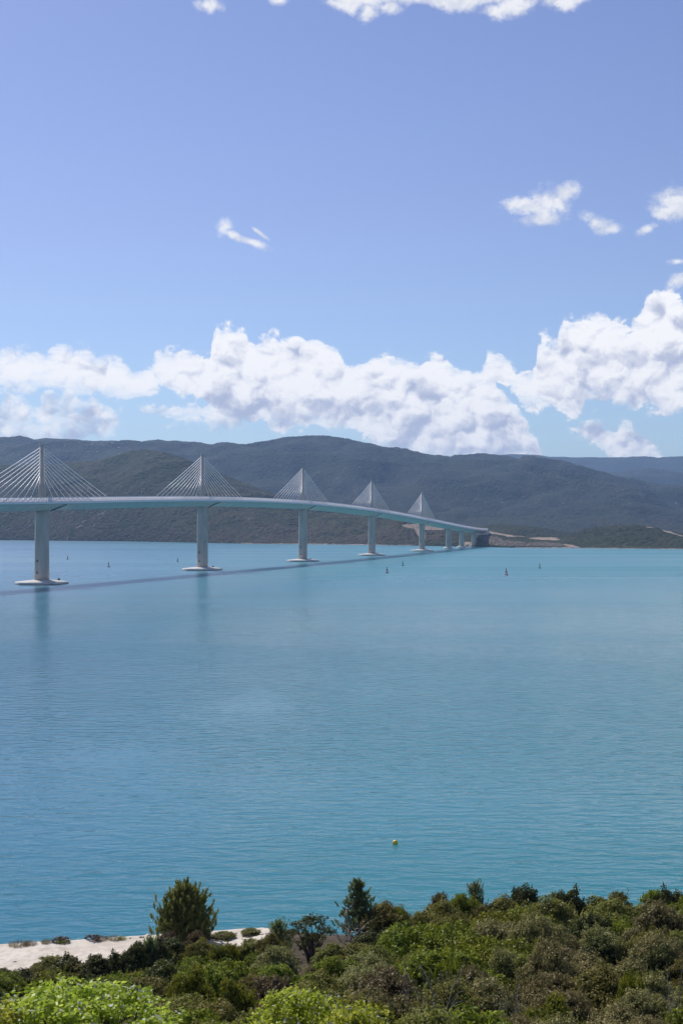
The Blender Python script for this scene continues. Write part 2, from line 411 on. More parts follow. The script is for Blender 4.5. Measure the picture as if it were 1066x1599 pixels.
# ------------------------------------------------------------------ hills across the strait
foot_px = [-900, -300, 0, 200, 400, 520, 640, 740, 800, 900, 1066, 1300, 1900]
foot_z = [4400, 3700, 3350, 3120, 2730, 2640, 2540, 2410, 2300, 2262, 2170, 2120, 2000]
def foot(px): return np.interp(px, foot_px, foot_z)
def hill(name, px0, px1, nx, front, crest, back, ny, prof, mat, amp, fscale, bumps=1.6, bscale=6.0, seed=0, power=1.0, bare=None, cliff=None, base_z=None):
    """front/crest/back: functions px -> distance; prof: photo rows of the crest line"""
    px = np.linspace(px0, px1, nx)
    fz, cz, bz = front(px), crest(px), back(px)
    nb = max(6, ny // 5); t = np.concatenate([np.linspace(0, 1, ny), 1 + np.linspace(0, 1, nb + 1)[1:]])
    T, PX = np.meshgrid(t, px, indexing='ij')
    Yv = np.where(T <= 1, fz + (cz - fz) * T, cz + (bz - cz) * (T - 1))
    Xv = (PX - 533) / F * Yv
    H = CAM_H + (HY - np.interp(PX, [p for p, _ in prof], [q for _, q in prof])) / F * np.broadcast_to(cz, T.shape)
    base = np.broadcast_to(base_z(px) if base_z else np.full(nx, -2.0), T.shape)
    up = np.clip(T, 0, 1); s = np.where(T <= 1, np.sin(up * math.pi / 2) ** power, np.cos(np.clip(T - 1, 0, 1) * math.pi / 2))
    Z = base + (H - base) * s
    m_ = np.where(T <= 1, 4 * up * (1 - up), 0.35 * (2 - T)) * np.clip((H - base) / 60, .1, 1.5)
    Z = Z + m_ * amp * (ridged(Xv / fscale, Yv / fscale, 4, seed) - .45) + np.clip(s, 0, 1) * amp * .07 * fbm(Xv / fscale * 4, Yv / fscale * 4, 3, seed + 5)
    # keep the crest where it is seen: rescale each column smoothly
    el_ = ((Z - CAM_H) / Yv).max(0); want = (H[0] - CAM_H) / cz; k_ = (want * cz - (base[0] - CAM_H)) / np.maximum(el_ * cz - (base[0] - CAM_H), 1.0)
    wn = 21; k_ = np.convolve(np.pad(k_, wn // 2, mode='edge'), np.ones(wn) / wn, 'valid'); Z = base + (Z - base) * np.clip(k_, .6, 1.15)
    cl = np.abs(vnoise(Xv / bscale, Yv / bscale, seed + 9)) * 1.6 + vnoise(Xv / bscale * .5, Yv / bscale * .5, seed + 3)
    B = np.zeros_like(Z); C = np.zeros_like(Z)
    PY = HY - (Z - CAM_H) / Yv * F
    if bare:
        for q in bare: B = np.maximum(B, q(PX, PY, T))
    if cliff:
        for q in cliff: C = np.maximum(C, q(PX, PY, T))
    Z = Z + bumps * cl * np.clip(T * 12, 0, 1) * (1 - np.clip(B, 0, 1)) * (1 - .5 * np.clip(C, 0, 1))
    Z = np.where(T >= 1.999, -5, Z); Z = np.where(T <= 0, -3, Z)
    V = np.stack([Xv, Yv, Z], -1).reshape(-1, 3)
    i = np.arange(len(t) - 1)[:, None] * nx + np.arange(nx - 1)[None, :]
    Fc = np.stack([i, i + 1, i + nx + 1, i + nx], -1).reshape(-1, 4)
    o = mesh_np(name, V, Fc, mat, smoothf=True, attrs={'bare': B, 'cliff': C})
    tag(o, kind='structure'); return o
cst = lambda v: (lambda px: np.full_like(px, float(v)))
def ell(cx, cy, rx, ry, rot=0.0, k=1.0):
    def f(px, py, t):
        c, s = math.cos(R(rot)), math.sin(R(rot)); dx, dy = px - cx, py - cy
        a, b = (dx * c + dy * s) / rx, (-dx * s + dy * c) / ry
        return np.clip(1.5 - (a * a + b * b), 0, 1) * k
    return f
def line(pts, wd, k=1.0):
    def f(px, py, t):
        y = np.interp(px, [p for p, _ in pts], [q for _, q in pts]); ins = (px > pts[0][0]) & (px < pts[-1][0])
        return np.where(ins, np.clip(1.6 - np.abs(py - y) / wd, 0, 1), 0) * k
    return f
# the farthest ridge, the middle one on the right, then the long main ridge
hill('distant_hills', -200, 1500, 260, cst(9200), cst(11200), cst(12700), 60,
     [(-200, 745), (600, 730), (700, 716), (760, 709), (790, 708.5), (850, 713), (900, 714.5), (960, 714), (1000, 713), (1030, 714), (1066, 712.5), (1200, 716), (1500, 722)],
     M['far'], 70, 900, 3, 30, 3, base_z=cst(60))
hill('middle_hills', 700, 1500, 160, cst(7600), cst(8500), cst(9300), 50,
     [(700, 760), (820, 748), (900, 741), (960, 735), (1010, 733.5), (1050, 736), (1100, 739), (1300, 735), (1500, 740)],
     M['far'], 60, 700, 3, 25, 13, base_z=cst(30))
hill('main_ridge', -700, 1500, 760, lambda px: foot(px) + 1500, cst(6800), cst(8300), 230,
     [(-700, 700), (-200, 690), (0, 683), (40, 683.5), (75, 684), (110, 686), (150, 689), (185, 687), (215, 688.5), (250, 687.5), (290, 690), (318, 693), (335, 691.5), (362, 691), (382, 693), (400, 691),
      (425, 687), (450, 682), (490, 679.5), (515, 681), (545, 686), (570, 691), (600, 697), (640, 703), (672, 709), (700, 712), (730, 710.5), (745, 708), (765, 709), (790, 712), (830, 713.5), (860, 716),
      (880, 719), (910, 728), (935, 736), (960, 742), (985, 745), (1000, 750), (1020, 755), (1066, 758), (1200, 765), (1500, 770)],
     M['ridge'], 75, 620, 3.2, 13, 21, power=1.15)
hill('wooded_hill', -500, 770, 900, foot, lambda px: np.interp(px, [-500, 0, 420, 640, 770], [4500, 3950, 3500, 2900, 2720]),
     lambda px: np.interp(px, [-500, 0, 420, 640, 770], [5200, 4500, 3900, 3150, 2900]), 170,
     [(-500, 745), (-100, 728), (0, 727), (60, 726), (112, 722), (150, 719.5), (180, 712), (205, 704), (225, 702), (250, 705), (280, 713), (300, 720), (340, 738), (380, 753), (430, 773), (480, 787),
      (520, 796), (580, 804), (630, 811), (655, 816), (690, 822), (720, 832), (770, 846)],
     M['coast'], 22, 300, 2.2, 6, 31, power=.8,
     bare=[ell(662, 823, 34, 4.2, 4), ell(655, 830, 14, 6, 60), line([(-500, 842), (0, 842.6), (80, 843.4), (200, 844.6), (300, 846.5), (400, 848.7), (520, 849.8), (640, 851.4), (740, 853)], .7, .62)])
hill('spur_hill', 690, 950, 240, lambda px: foot(px) + 420, lambda px: foot(px) + 640, lambda px: foot(px) + 900, 50,
     [(690, 838), (740, 824), (762, 819.5), (790, 818.5), (830, 823), (870, 829), (900, 835), (950, 845)], M['headland'], 5, 120, 1.8, 6, 41)
hill('headland', 600, 1900, 1100, foot, lambda px: foot(px) + np.interp(px, [600, 700, 800, 1000], [180, 230, 330, 420]),
     lambda px: foot(px) + np.interp(px, [600, 700, 800, 1000], [420, 500, 650, 700]), 110,
     [(600, 853), (636, 846), (660, 836), (690, 834), (725, 832), (742, 829.5), (758, 828.6), (770, 830), (790, 834), (820, 838), (860, 839.5), (890, 840), (920, 842), (1000, 842), (1300, 840), (1900, 838)],
     M['headland'], 3, 70, 1.5, 5, 51, power=.42,
     bare=[line([(756, 829.5), (772, 833), (800, 837.5)], 1.3), line([(790, 837.5), (828, 838), (905, 843)], .6), ell(852, 842, 26, 1.8, 3), ell(845, 838.5, 12, 1.0, -20), ell(729, 850.5, 8, 4.5, 0, 1.0), ell(670, 833.5, 22, 1.6, 0),
           ell(892, 853, 14, 1.8, 12), line([(738, 855), (800, 854.8), (900, 855)], .7, .8), line([(905, 855.6), (1066, 856.8), (1200, 858)], .6, .6)],
     cliff=[ell(790, 848, 40, 5, 3, .62), ell(765, 842, 22, 6, 8, .60), ell(850, 850, 36, 3.4, 2, .6)])
hill('round_hill', 850, 1500, 520, lambda px: foot(px) + 40, lambda px: foot(px) + 330, lambda px: foot(px) + 620, 90,
     [(850, 846), (880, 838), (905, 829), (930, 823.5), (950, 821), (975, 820), (1000, 821), (1020, 824), (1040, 829), (1066, 834), (1110, 838), (1300, 845), (1500, 848)],
     M['headland'], 5, 100, 2.0, 5.5, 61, power=.7,
     bare=[line([(1008, 823), (1028, 824), (1040, 829), (1056, 835), (1066, 838)], .9), ell(1035, 827, 9, 2, 30)])

# ------------------------------------------------------------------ the bridge
TH = math.asin(.2697); U = Vector((math.sin(TH), math.cos(TH), 0)); N = Vector((math.cos(TH), -math.sin(TH), 0)); UP = Vector((0, 0, 1))
P1 = Vector((-193.5, 920, 0))
def bp(s, n=0.0, z=0.0): return P1 + U * s + N * n + UP * z         # s metres past the first visible pylon
piers_s = [-285, 0, 285, 570, 855, 1140]
ctl_s = [-1300, -690, -474, -285, 0, 285, 570, 855, 1140, 1330, 1438, 1546, 1632]
ctl_h = [12, 36.5, 44, 50.2, 56.2, 62.0, 62.6, 57.0, 46.9, 39.2, 35.2, 32.0, 30.6]
_cs, _ch = np.array(ctl_s, float), np.array(ctl_h, float)
_m = np.gradient(_ch, _cs)
def top_h(s):
    """smooth (Hermite) height of the top of the wind barrier"""
    i = int(np.clip(np.searchsorted(_cs, s) - 1, 0, len(_cs) - 2)); h = _cs[i + 1] - _cs[i]; t = (s - _cs[i]) / h
    return float((2*t**3-3*t*t+1)*_ch[i] + (t**3-2*t*t+t)*h*_m[i] + (-2*t**3+3*t*t)*_ch[i+1] + (t**3-t*t)*h*_m[i+1])
BH = 3.3
def road(s): return top_h(s) - BH - .3
bridge = empty('cable_stayed_bridge', bp(0))
tag(bridge, 'long white cable-stayed bridge on tall concrete pylons crossing the turquoise strait', 'bridge')
def place_on_bridge(o): o.parent = bridge; o.location = -P1; return o
S0, S1 = -500, 1626
ss = np.arange(S0, S1 + 1, 9.5)
def extrude(sec, mat, name, parent=None, s_list=ss, smoothf=False):
    mb = MB(); mb.loft([[bp(s, n, road(s) + z) for n, z in sec] for s in s_list]); o = mb.build(name, mat, None, smoothf)
    if parent is None: place_on_bridge(o)
    else: o.parent = parent
    return o
W = 11.2
girder = extrude([(-W + .6, -.75), (-W + 2.6, -1.6), (-4.6, -5.0), (4.6, -5.0), (W - 2.6, -1.6), (W - .6, -.75)], M['girder'], 'girder')
slab = extrude([(-W, .0), (-W, -.74), (W, -.74), (W, .0)], M['girder'], 'deck_slab')
rd = extrude([(-9.6, .10), (-9.6, .004), (-1.9, .004), (-1.9, .10)], M['asphalt'], 'carriageway')
rd2 = extrude([(1.9, .10), (1.9, .004), (9.6, .004), (9.6, .10)], M['asphalt'], 'carriageway')
for sgn in (-1, 1):
    k = sgn
    kb = extrude([(k * (W - .02), -.9), (k * (W + .25), -.9), (k * (W + .25), .75), (k * (W - .02), .75)][::k], M['white_rail'], 'parapet')
    scr = extrude([(k * (W + .06), .75), (k * (W + .10), .75), (k * (W + .10), BH), (k * (W + .06), BH)][::k], M['screen'], 'wind_screen')
    mb = MB()
    for s in np.arange(S0 + 1, S1, 3.2):
        c = bp(s, k * (W + .12), road(s) + (BH + .75) / 2); mb.box(c, (.30, .26, BH - .75 + .3), (U, N))
    mb.loft([[bp(s, k * (W + a), road(s) + b) for a, b in ((-.06, BH), (.32, BH), (.32, BH + .24), (-.06, BH + .24))] for s in ss])
    mb.loft([[bp(s, k * (W + a), road(s) + b) for a, b in ((.0, 2.0), (.24, 2.0), (.24, 2.12), (.0, 2.12))] for s in ss])
    place_on_bridge(mb.build('barrier_rail', M['white_rail']))
extrude([(-1.2, 1.0), (-1.2, .101), (-.9, .101), (-.9, 1.0)], M['steel'], 'guard_rail')
extrude([(.9, 1.0), (.9, .101), (1.2, .101), (1.2, 1.0)], M['steel'], 'guard_rail')
# white lane paint
def lane(n, dash):
    mb = MB()
    if dash:
        for s in np.arange(S0, S1 - 8, 12): mb.loft([[bp(q, n + a, road(q) + b) for a, b in ((-.08, .104), (.08, .104), (.08, .108), (-.08, .108))] for q in (s, s + 4)])
    else: mb.loft([[bp(q, n + a, road(q) + b) for a, b in ((-.1, .104), (.1, .104), (.1, .108), (-.1, .108))] for q in ss])
    place_on_bridge(mb.build('lane_marking', M['white_paint']))
for n in (-9.3, -2.3, 2.3, 9.3): lane(n, False)
def oct_ring(s, z, a, b, ch, n0=0.0):
    """chamfered rectangle, a along the bridge, b across"""
    a, b = a / 2, b / 2
    q = [(a - ch, -b), (a, -b + ch), (a, b - ch), (a - ch, b), (-a + ch, b), (-a, b - ch), (-a, -b + ch), (-a + ch, -b)]
    return [bp(s + x, y + n0, z) for x, y in q]
def pier_shaft(s, ztop, k=1.0):
    """concave-waisted hollow pier with chamfered corners"""
    mb = MB(); rings = []
    for t in np.linspace(0, 1, 11):
        a = (9.3 - .9 * t + .5 * max(0, t - .95) / .05) * k; b = (8.1 - .8 * t) * k
        rings.append(oct_ring(s, 2.1 + (ztop - 2.1) * t, a, b, 1.9 * k))
    mb.loft(rings); return mb
cab_group = []
for i, s in enumerate(piers_s):
    r0 = road(s); gb = r0 - 5.0
    tip = {0: 84.5, 1: 90.6, 2: 97.6, 3: 98.0, 4: 92.2, 5: 84.0}[i]
    py = MB()
    py.loft([oct_ring(s, r0 - .7, 5.0, 3.2, .35), oct_ring(s, r0 + 12, 4.4, 2.8, .35), oct_ring(s, r0 + 12.05, 4.15, 2.6, .3), oct_ring(s, tip - .9, 3.1, 2.2, .3)])
    py.loft([oct_ring(s, tip - .899, 3.4, 2.5, .3), oct_ring(s, tip, 3.4, 2.5, .3)])
    pyo = place_on_bridge(py.build('pylon', M['concrete']))
    mb = MB()
    for a, b in ((-1.2, -.8), (1.2, -.8), (-1.2, .8), (1.2, .8), (0, 0)): mb.tube([bp(s + a, b, tip), bp(s + a, b, tip + (2.2 if a else 3.2))], [.07, .03])
    mb.build('lightning_rod', M['steel'], pyo)
    for dr in (-1, 1):
        for j in range(10):
            zt = tip - 2.2 - (9 - j) * 1.98; sd = s + dr * (18 + 10 * j); wdt = 4.15 - (4.15 - 3.1) * (zt - r0 - 12) / (tip - r0 - 13)
            mb = MB(); a, b = bp(s + dr * wdt * .46, 0, zt), bp(sd, 0, road(sd) + .1)
            mid = (a + b) / 2 - UP * .25 * (j / 10)
            mb.tube([a, mid, b], .235 + .012 * (j % 2), 6)
            u = (b - a).normalized(); mb.tube([a + u * .2, a + u * 1.6], .32, 8); mb.tube([b - u * 5.2, b - u * .1], [.24, .34], 8)
            mb.build('stay_cable', M['cable'], pyo)
    sh = place_on_bridge(pier_shaft(s, gb - .02).build('pier', M['concrete']))
    for zc, wd_ in ((7.5, .9), (15.0, 1.1)):
        mb = MB(); mb.box(bp(s - 4.72 + zc * .022, -.9, zc), (.5, wd_, 1.5), (U, N)); mb.build('access_hatch', M['dark_stain'], sh)
    # low lozenge footing with sloping top
    def loz(z, a, b, c=.36): return [bp(s + x, y, z) for x, y in ((a, -b * c), (a, b * c), (a * .42, b), (-a * .42, b), (-a, b * c), (-a, -b * c), (-a * .42, -b), (a * .42, -b))]
    fb = MB(); fb.loft([loz(-3, 17.5, 14.5), loz(1.35, 18.3, 15.2), loz(1.65, 18.0, 14.9), loz(2.75, 6.0, 5.6)])
    fo = place_on_bridge(fb.build('footing', M['footing_concrete']))
    tb = MB(); tb.loft([loz(-.6, 17.8, 14.8), loz(.34, 18.32, 15.22)]); tb.build('tide_band', M['dark_stain'], fo)
    ld = MB(); ld.box(bp(s + 18.4, 1.0, 1.5), (3.8, 5.0, .5), (U, N)); ld.box(bp(s + 19.6, 2.2, 2.5), (.8, 1.0, 1.5), (U, N))
    ld.tube([bp(s + 17.2, 3, 1.7), bp(s + 17.2, 3, 3.2), bp(s + 14, 5, 3.4)], .12)
    for q in (-1, 1, 3): ld.tube([bp(s + 19.8, q, -1), bp(s + 19.8, q, 2.1)], .3, 8)
    ld.build('boat_landing', M['dark_steel'], fo)
    st = MB(); st.tube([bp(s + 3.6, 4.6, gb - .2), bp(s + 15, W - 1.2, r0 - 1.1)], [.5, .34], 6)  # dark slanting bar from the pier head up to the slab edge
    st.build('dark_diagonal_bar', M['dark_steel'], girder)
for i, s in enumerate((1330, 1438, 1546)):
    k = (.98, .93, .88)[i]; gb = road(s) - 5.0
    sh = place_on_bridge(pier_shaft(s, gb - .02, k).build('pier', M['concrete']))
    if i < 2:
        fb = MB(); fb.loft([oct_ring(s, -3, 17, 14, 3), oct_ring(s, 1.2, 17, 14, 3), oct_ring(s, 3.0, 10.5, 9.5, 2)]); place_on_bridge(fb.build('footing', M['footing_concrete']))
ab = MB(); ab.loft([[bp(q, n, zz) for n, zz in ((-10.8, road(q) - 13), (10.8, road(q) - 13), (11.1, road(q) - .76), (-11.1, road(q) - .76))] for q in (1622, 1650)])

place_on_bridge(ab.build('abutment', M['footing_concrete']))
for s in np.arange(S0 + 18, S1, 95):
    if min(abs(s - q) for q in piers_s) < 14: s += 22
    mb = MB(); z = road(s)
    mb.tube([bp(s, -W + .75, z + .05), bp(s, -W + .75, z + 8.6), bp(s, -W + 1.3, z + 9.4), bp(s, -W + 2.8, z + 9.6)], [.13, .09, .07, .06])
    mb.box(bp(s, -W + 3.1, z + 9.6), (.35, .9, .16), (U, N))
    place_on_bridge(mb.build('lamp_post', M['steel']))

# ------------------------------------------------------------------ vehicles on the deck
def vehicle(name, s, n, dims, mat, label, cat, cab=True):
    L, Wd, H = dims; r = empty(name, bp(s, n, road(s) + .10), -TH); tag(r, label, cat)
    # body profile along local Y, front at +Y
    mb = MB(); h0 = .32
    prof = [(-L/2, h0), (L/2, h0), (L/2, H * .48), (L * .40, H * .55), (L * .27, H * .97), (L * .2, H), (-L/2 + .15, H), (-L/2, H * .9)]
    mb.loft([[Vector((x, y * (1 - a), h0 + (z - h0) * (1 - a * .5))) for y, z in prof] for x, a in ((-Wd/2, .02), (-Wd/2 + .12, 0), (Wd/2 - .12, 0), (Wd/2, .02))])
    mb.build('body', mat, r)
    for y in (-L * .32, L * .32):
        for x in (-Wd/2 + .06, Wd/2 - .06):
            wv_ = MB(); wv_.tube([(x - .12, y, .34), (x + .12, y, .34)], .34, 14); wv_.build('wheel', M['rubber'], r)
    g = MB(); g.box((0, L * .10, H * .74), (Wd + .03, L * .16, H * .26)); g.build('side_window', M['glass'], r)
    ws = MB(); ws.add([(-Wd*.42, L*.405, H*.58), (Wd*.42, L*.405, H*.58), (Wd*.40, L*.29, H*.94), (-Wd*.40, L*.29, H*.94), (-Wd*.42, L*.38, H*.56), (Wd*.42, L*.38, H*.56), (Wd*.40, L*.265, H*.92), (-Wd*.40, L*.265, H*.92)],
                      [(0, 1, 2, 3), (7, 6, 5, 4), (0, 4, 5, 1), (3, 2, 6, 7), (1, 5, 6, 2), (0, 3, 7, 4)]); ws.build('windscreen', M['glass'], r)
    return r
vehicle('van', 77, 7.4, (5.6, 2.0, 2.5), M['white_paint'], 'small white van driving on the bridge deck right of the nearest pylon', 'van')
vehicle('lorry', 348, 7.4, (7.5, 2.4, 3.3), M['dark_paint'], 'dark grey lorry driving on the bridge deck right of the second pylon', 'lorry')

# ------------------------------------------------------------------ buoys
def on_water(px, y):
    Yd = F * CAM_H / (y - HY); return ((px - 533) / F * Yd, Yd, 0)
def buoy(px, y, h, mat, label, can=False, grp='channel marker buoys between the bridge pylons'):
    r = empty('channel_buoy', on_water(px, y), px); tag(r, label, 'buoy', grp); k = h / 5.0; r.rotation_euler.x = R((px % 7) - 3)
    a = MB(); a.lathe((0, 0, 0), [(.9 * k, -.7), (1.25 * k, -.3), (1.25 * k, .55 * k), (1.0 * k, .75 * k)], 20); a.build('float', mat, r, )
    a = MB()
    for q in range(4):
        x, y_ = math.cos(q * math.pi / 2 + .6), math.sin(q * math.pi / 2 + .6)
        a.tube([(x * .85 * k, y_ * .85 * k, .7 * k), (x * .32 * k, y_ * .32 * k, 3.6 * k)], .09 * k)
    a.lathe((0, 0, 0), [(.42 * k, 1.7 * k), (.42 * k, 3.5 * k)], 12); a.build('tower', mat, r)
    a = MB()
    if can: a.lathe((0, 0, 3.95 * k), [(.38 * k, 0), (.38 * k, .75 * k)], 14)
    else: a.lathe((0, 0, 3.95 * k), [(.5 * k, 0), (.03 * k, .9 * k)], 14)
    a.tube([(0, 0, 3.4 * k), (0, 0, 5.0 * k)], .06 * k); a.build('topmark', mat, r)
    return r
buoy(106, 873.5, 4.6, M['green_paint'], 'dark green buoy farthest left on the water, just right of the nearest pylon')
buoy(170, 885.5, 5.0, M['dark_red'], 'dark red buoy between the two nearest pylons', True)
buoy(277.5, 877.5, 4.6, M['green_paint'], 'small dark green buoy just left of the second pylon')
buoy(604, 894.5, 5.0, M['dark_red'], 'dark red buoy in open water below the fourth and fifth pylons', True)
buoy(628.5, 883.5, 4.8, M['green_paint'], 'dark green buoy left of and below the fifth pylon')
buoy(790, 898, 5.4, M['red_paint'], 'bright red buoy in open water right of the bridge', True)
buoy(842, 887.5, 5.0, M['green_paint'], 'dark green buoy farthest right, off the sandy headland')
yb = empty('mooring_ball', on_water(616.5, 1317)); tag(yb, 'small yellow round float alone in the open water', 'float')
a = MB(); a.lathe((0, 0, .16), [(.33 * math.sin(q), -.33 * math.cos(q)) for q in np.linspace(.08, math.pi - .08, 14)], 24); a.build('ball', M['yellow_paint'], yb, True)
a = MB(); a.tube([(0, 0, .48), (0, 0, .56), (.07, 0, .61), (.12, 0, .55)], .02); a.tube([(0, 0, .1), (0, 0, -.5)], .03); a.build('eyelet', M['steel'], yb)

# ------------------------------------------------------------------ the near hillside
def gbase(y): return np.interp(y, [-60, -8, 0, 10, 25, 38, 50, 65, 78, 82, 86, 88, 90, 97, 104], [47, 38.2, 37.3, 33.5, 27.5, 22.5, 19.3, 17.2, 15.6, 15.2, 14.8, 14.3, 11.6, 4.0, -3.5])
def rimshift(x): return np.interp(x, [-60, -21, -13, -5, -1, 3, 12, 60], [3.0, 2.0, .3, -1.6, .5, 2.8, 3, 3])
def ground(x, y):
    x = np.asarray(x, float); y = np.asarray(y, float)
    ys = y + rimshift(x) * np.clip((y - 40) / 40, 0, 1)
    z = gbase(ys)
    # the flat bench of the gravel track on the left
    t = np.clip((3 - x) / 9, 0, 1) * np.clip((ys - 62) / 17, 0, 1) * np.clip((90 - ys) / 2, 0, 1)
    z = z * (1 - t) + 13.55 * t
    return z
def gz(x, y): return float(ground(x, y))
def pxy(px, Yd): return (px - 533) / F * Yd
def row_z(y, Yd): return CAM_H + (HY - y) / F * Yd
gx = np.linspace(-70, 70, 281); gy = np.concatenate([np.linspace(-60, 40, 60), np.linspace(40.3, 106, 240)])
GX, GY = np.meshgrid(gx, gy)
GZ = ground(GX, GY)
track_d = np.clip(np.interp(GY + rimshift(GX), [79.8, 82.2, 88.2, 90.5], [0, 1, 1, 1]), 0, 1) * np.clip((-3.2 - GX) / 2, 0, 1)
GZ = GZ + fbm(GX / 3, GY / 3, 4, 71) * .30 * (1 - track_d) * np.clip((88 - GY - rimshift(GX)) / 4, .2, 1) + fbm(GX / .9, GY / .9, 3, 77) * (.10 - .06 * track_d) + np.where(GY + rimshift(GX) > 89.5, fbm(GX / 2, GY / 2, 3, 80) * .8, 0)
i = np.arange(len(gy) - 1)[:, None] * len(gx) + np.arange(len(gx) - 1)[None, :]
m = material('hillside_soil'); p = geo_pos()
n1 = noise(p, .35, 6, .65); n2 = noise(p, 2.2, 5, .7); n3 = noise(p, 11, 4, .7)
soil = mixc(smooth(n1 + (n2 - .5) * .6, .38, .62), (.055, .045, .028), (.105, .080, .055))
soil = mixc(smooth(n2, .60, .72) * .5, soil, (.05, .06, .02))
grav = mixc(smooth(n2 + (n1 - .5) * .8, .35, .65), (.58, .51, .42), (.72, .645, .55))
grav = mixc(smooth(n3, .62, .75) * .6, grav, (.38, .33, .28))
grav = mixc(smooth(noise(p, .8, 3), .64, .74) * .45, grav, (.34, .29, .22))
tr = node('ShaderNodeAttribute', attribute_name='track')
finish(principled(mixc(smooth(E(tr.outputs['Fac']) + (n2 - .5) * .7, .40, .56), soil, grav), .95, n2 * .5 + n3 * .25 + n1, .8, .12, spec=.15))
M['soil'] = m
g = mesh_np('hillside_ground', np.stack([GX, GY, GZ], -1).reshape(-1, 3), np.stack([i, i + 1, i + len(gx) + 1, i + len(gx)], -1).reshape(-1, 4), M['soil'], smoothf=True, attrs={'track': track_d})
tag(g, kind='structure')

# ------------------------------------------------------------------ foliage
def leaf_mat(name, dark, mid, tip, trans=.35, rough=.5):
    m = material(name); at = node('ShaderNodeAttribute', attribute_name='tint'); tv = E(at.outputs['Fac'])
    oi = node('ShaderNodeObjectInfo'); rnd = E(oi.outputs['Random'])
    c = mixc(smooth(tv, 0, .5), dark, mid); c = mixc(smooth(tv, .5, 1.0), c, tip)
    hs = node('ShaderNodeHueSaturation'); link(c, hs.inputs['Color'])
    link(rnd * .045 + .478, hs.inputs['Hue']); link(rnd * .35 + .95, hs.inputs['Value']); hs.inputs['Saturation'].default_value = .95
    d = principled(hs.outputs[0], rough, spec=.12)
    tl = node('ShaderNodeBsdfTranslucent'); link(hs.outputs[0], tl.inputs[0])
    mx = node('ShaderNodeMixShader'); mx.inputs[0].default_value = trans
    link(d, mx.inputs[1]); link(tl.outputs[0], mx.inputs[2]); finish(mx.outputs[0]); return m
M['olive'] = leaf_mat('olive_green_leaves', (0.09, 0.094, 0.014), (0.195, 0.188, 0.032), (0.3, 0.275, 0.065))
M['mastic'] = leaf_mat('bright_green_leaves', (0.075, 0.1, 0.007), (0.17, 0.2, 0.009), (0.31, 0.32, 0.016))
M['greybrown'] = leaf_mat('grey_brown_leaves', (0.09, 0.068, 0.026), (0.185, 0.145, 0.054), (0.28, 0.222, 0.095), .2)
M['silver'] = leaf_mat('silvery_green_leaves', (0.112, 0.108, 0.026), (0.245, 0.225, 0.072), (0.365, 0.32, 0.12), .25)
M['oak'] = leaf_mat('dark_evergreen_leaves', (0.042, 0.048, 0.012), (0.085, 0.092, 0.018), (0.155, 0.155, 0.038), .25)
M['pine'] = leaf_mat('pine_needles', (.085, .100, .020), (.190, .210, .045), (.310, .330, .085), .42)
M['juniper'] = leaf_mat('blue_green_needles', (.070, .095, .030), (.150, .180, .060), (.250, .280, .110), .42)
M['lime'] = leaf_mat('lime_green_leaves', (0.14, 0.19, 0.01), (0.33, 0.4, 0.02), (0.54, 0.58, 0.06), .5, .4)
M['dry'] = leaf_mat('dry_brown_twigs', (.085, .055, .038), (.150, .100, .070), (.230, .175, .125), .2)
M['straw'] = leaf_mat('dry_grass_blades', (.10, .10, .035), (.17, .15, .06), (.28, .22, .11), .3)
M['blossom'] = leaf_mat('pale_flowers', (.42, .42, .38), (.55, .54, .50), (.68, .67, .62), .3)
M['bark'] = simple('grey_brown_bark', (.085, .065, .050), .9, .3, 4.0)
M['deadwood'] = simple('bleached_dead_wood', (.30, .27, .235), .85, .2, 5.0)

def leaves(C, Dn, size, aspect, rs, tint, jit=.5, face=False):
    """one diamond leaf per row of C; its long axis near Dn, or (face) its flat side turned to Dn"""
    n = len(C)
    nn = Dn + rs.normal(0, jit, (n, 3)); nn /= np.linalg.norm(nn, axis=1)[:, None] + 1e-9
    r = rs.normal(0, 1, (n, 3)); sd = np.cross(nn, r); sd /= np.linalg.norm(sd, axis=1)[:, None] + 1e-9
    if face: ax = np.cross(nn, sd)
    else: ax = nn; nn = np.cross(ax, sd)
    L = (size * rs.uniform(.65, 1.35, n))[:, None]; Wd = L * aspect
    V = np.stack([C - ax * L * .5, C + sd * Wd * .5 + nn * Wd * .12, C + ax * L * .5, C - sd * Wd * .5 + nn * Wd * .12], 1).reshape(-1, 3)
    return V, np.arange(4 * n).reshape(n, 4), np.repeat(np.clip(tint, 0, 1), 4)
def sphere_dirs(rs, k, low=-.3):
    d = rs.normal(0, 1, (k, 3)); d /= np.linalg.norm(d, axis=1)[:, None]
    d[:, 2] = np.where(d[:, 2] < low, -d[:, 2] * .6, d[:, 2]); return d
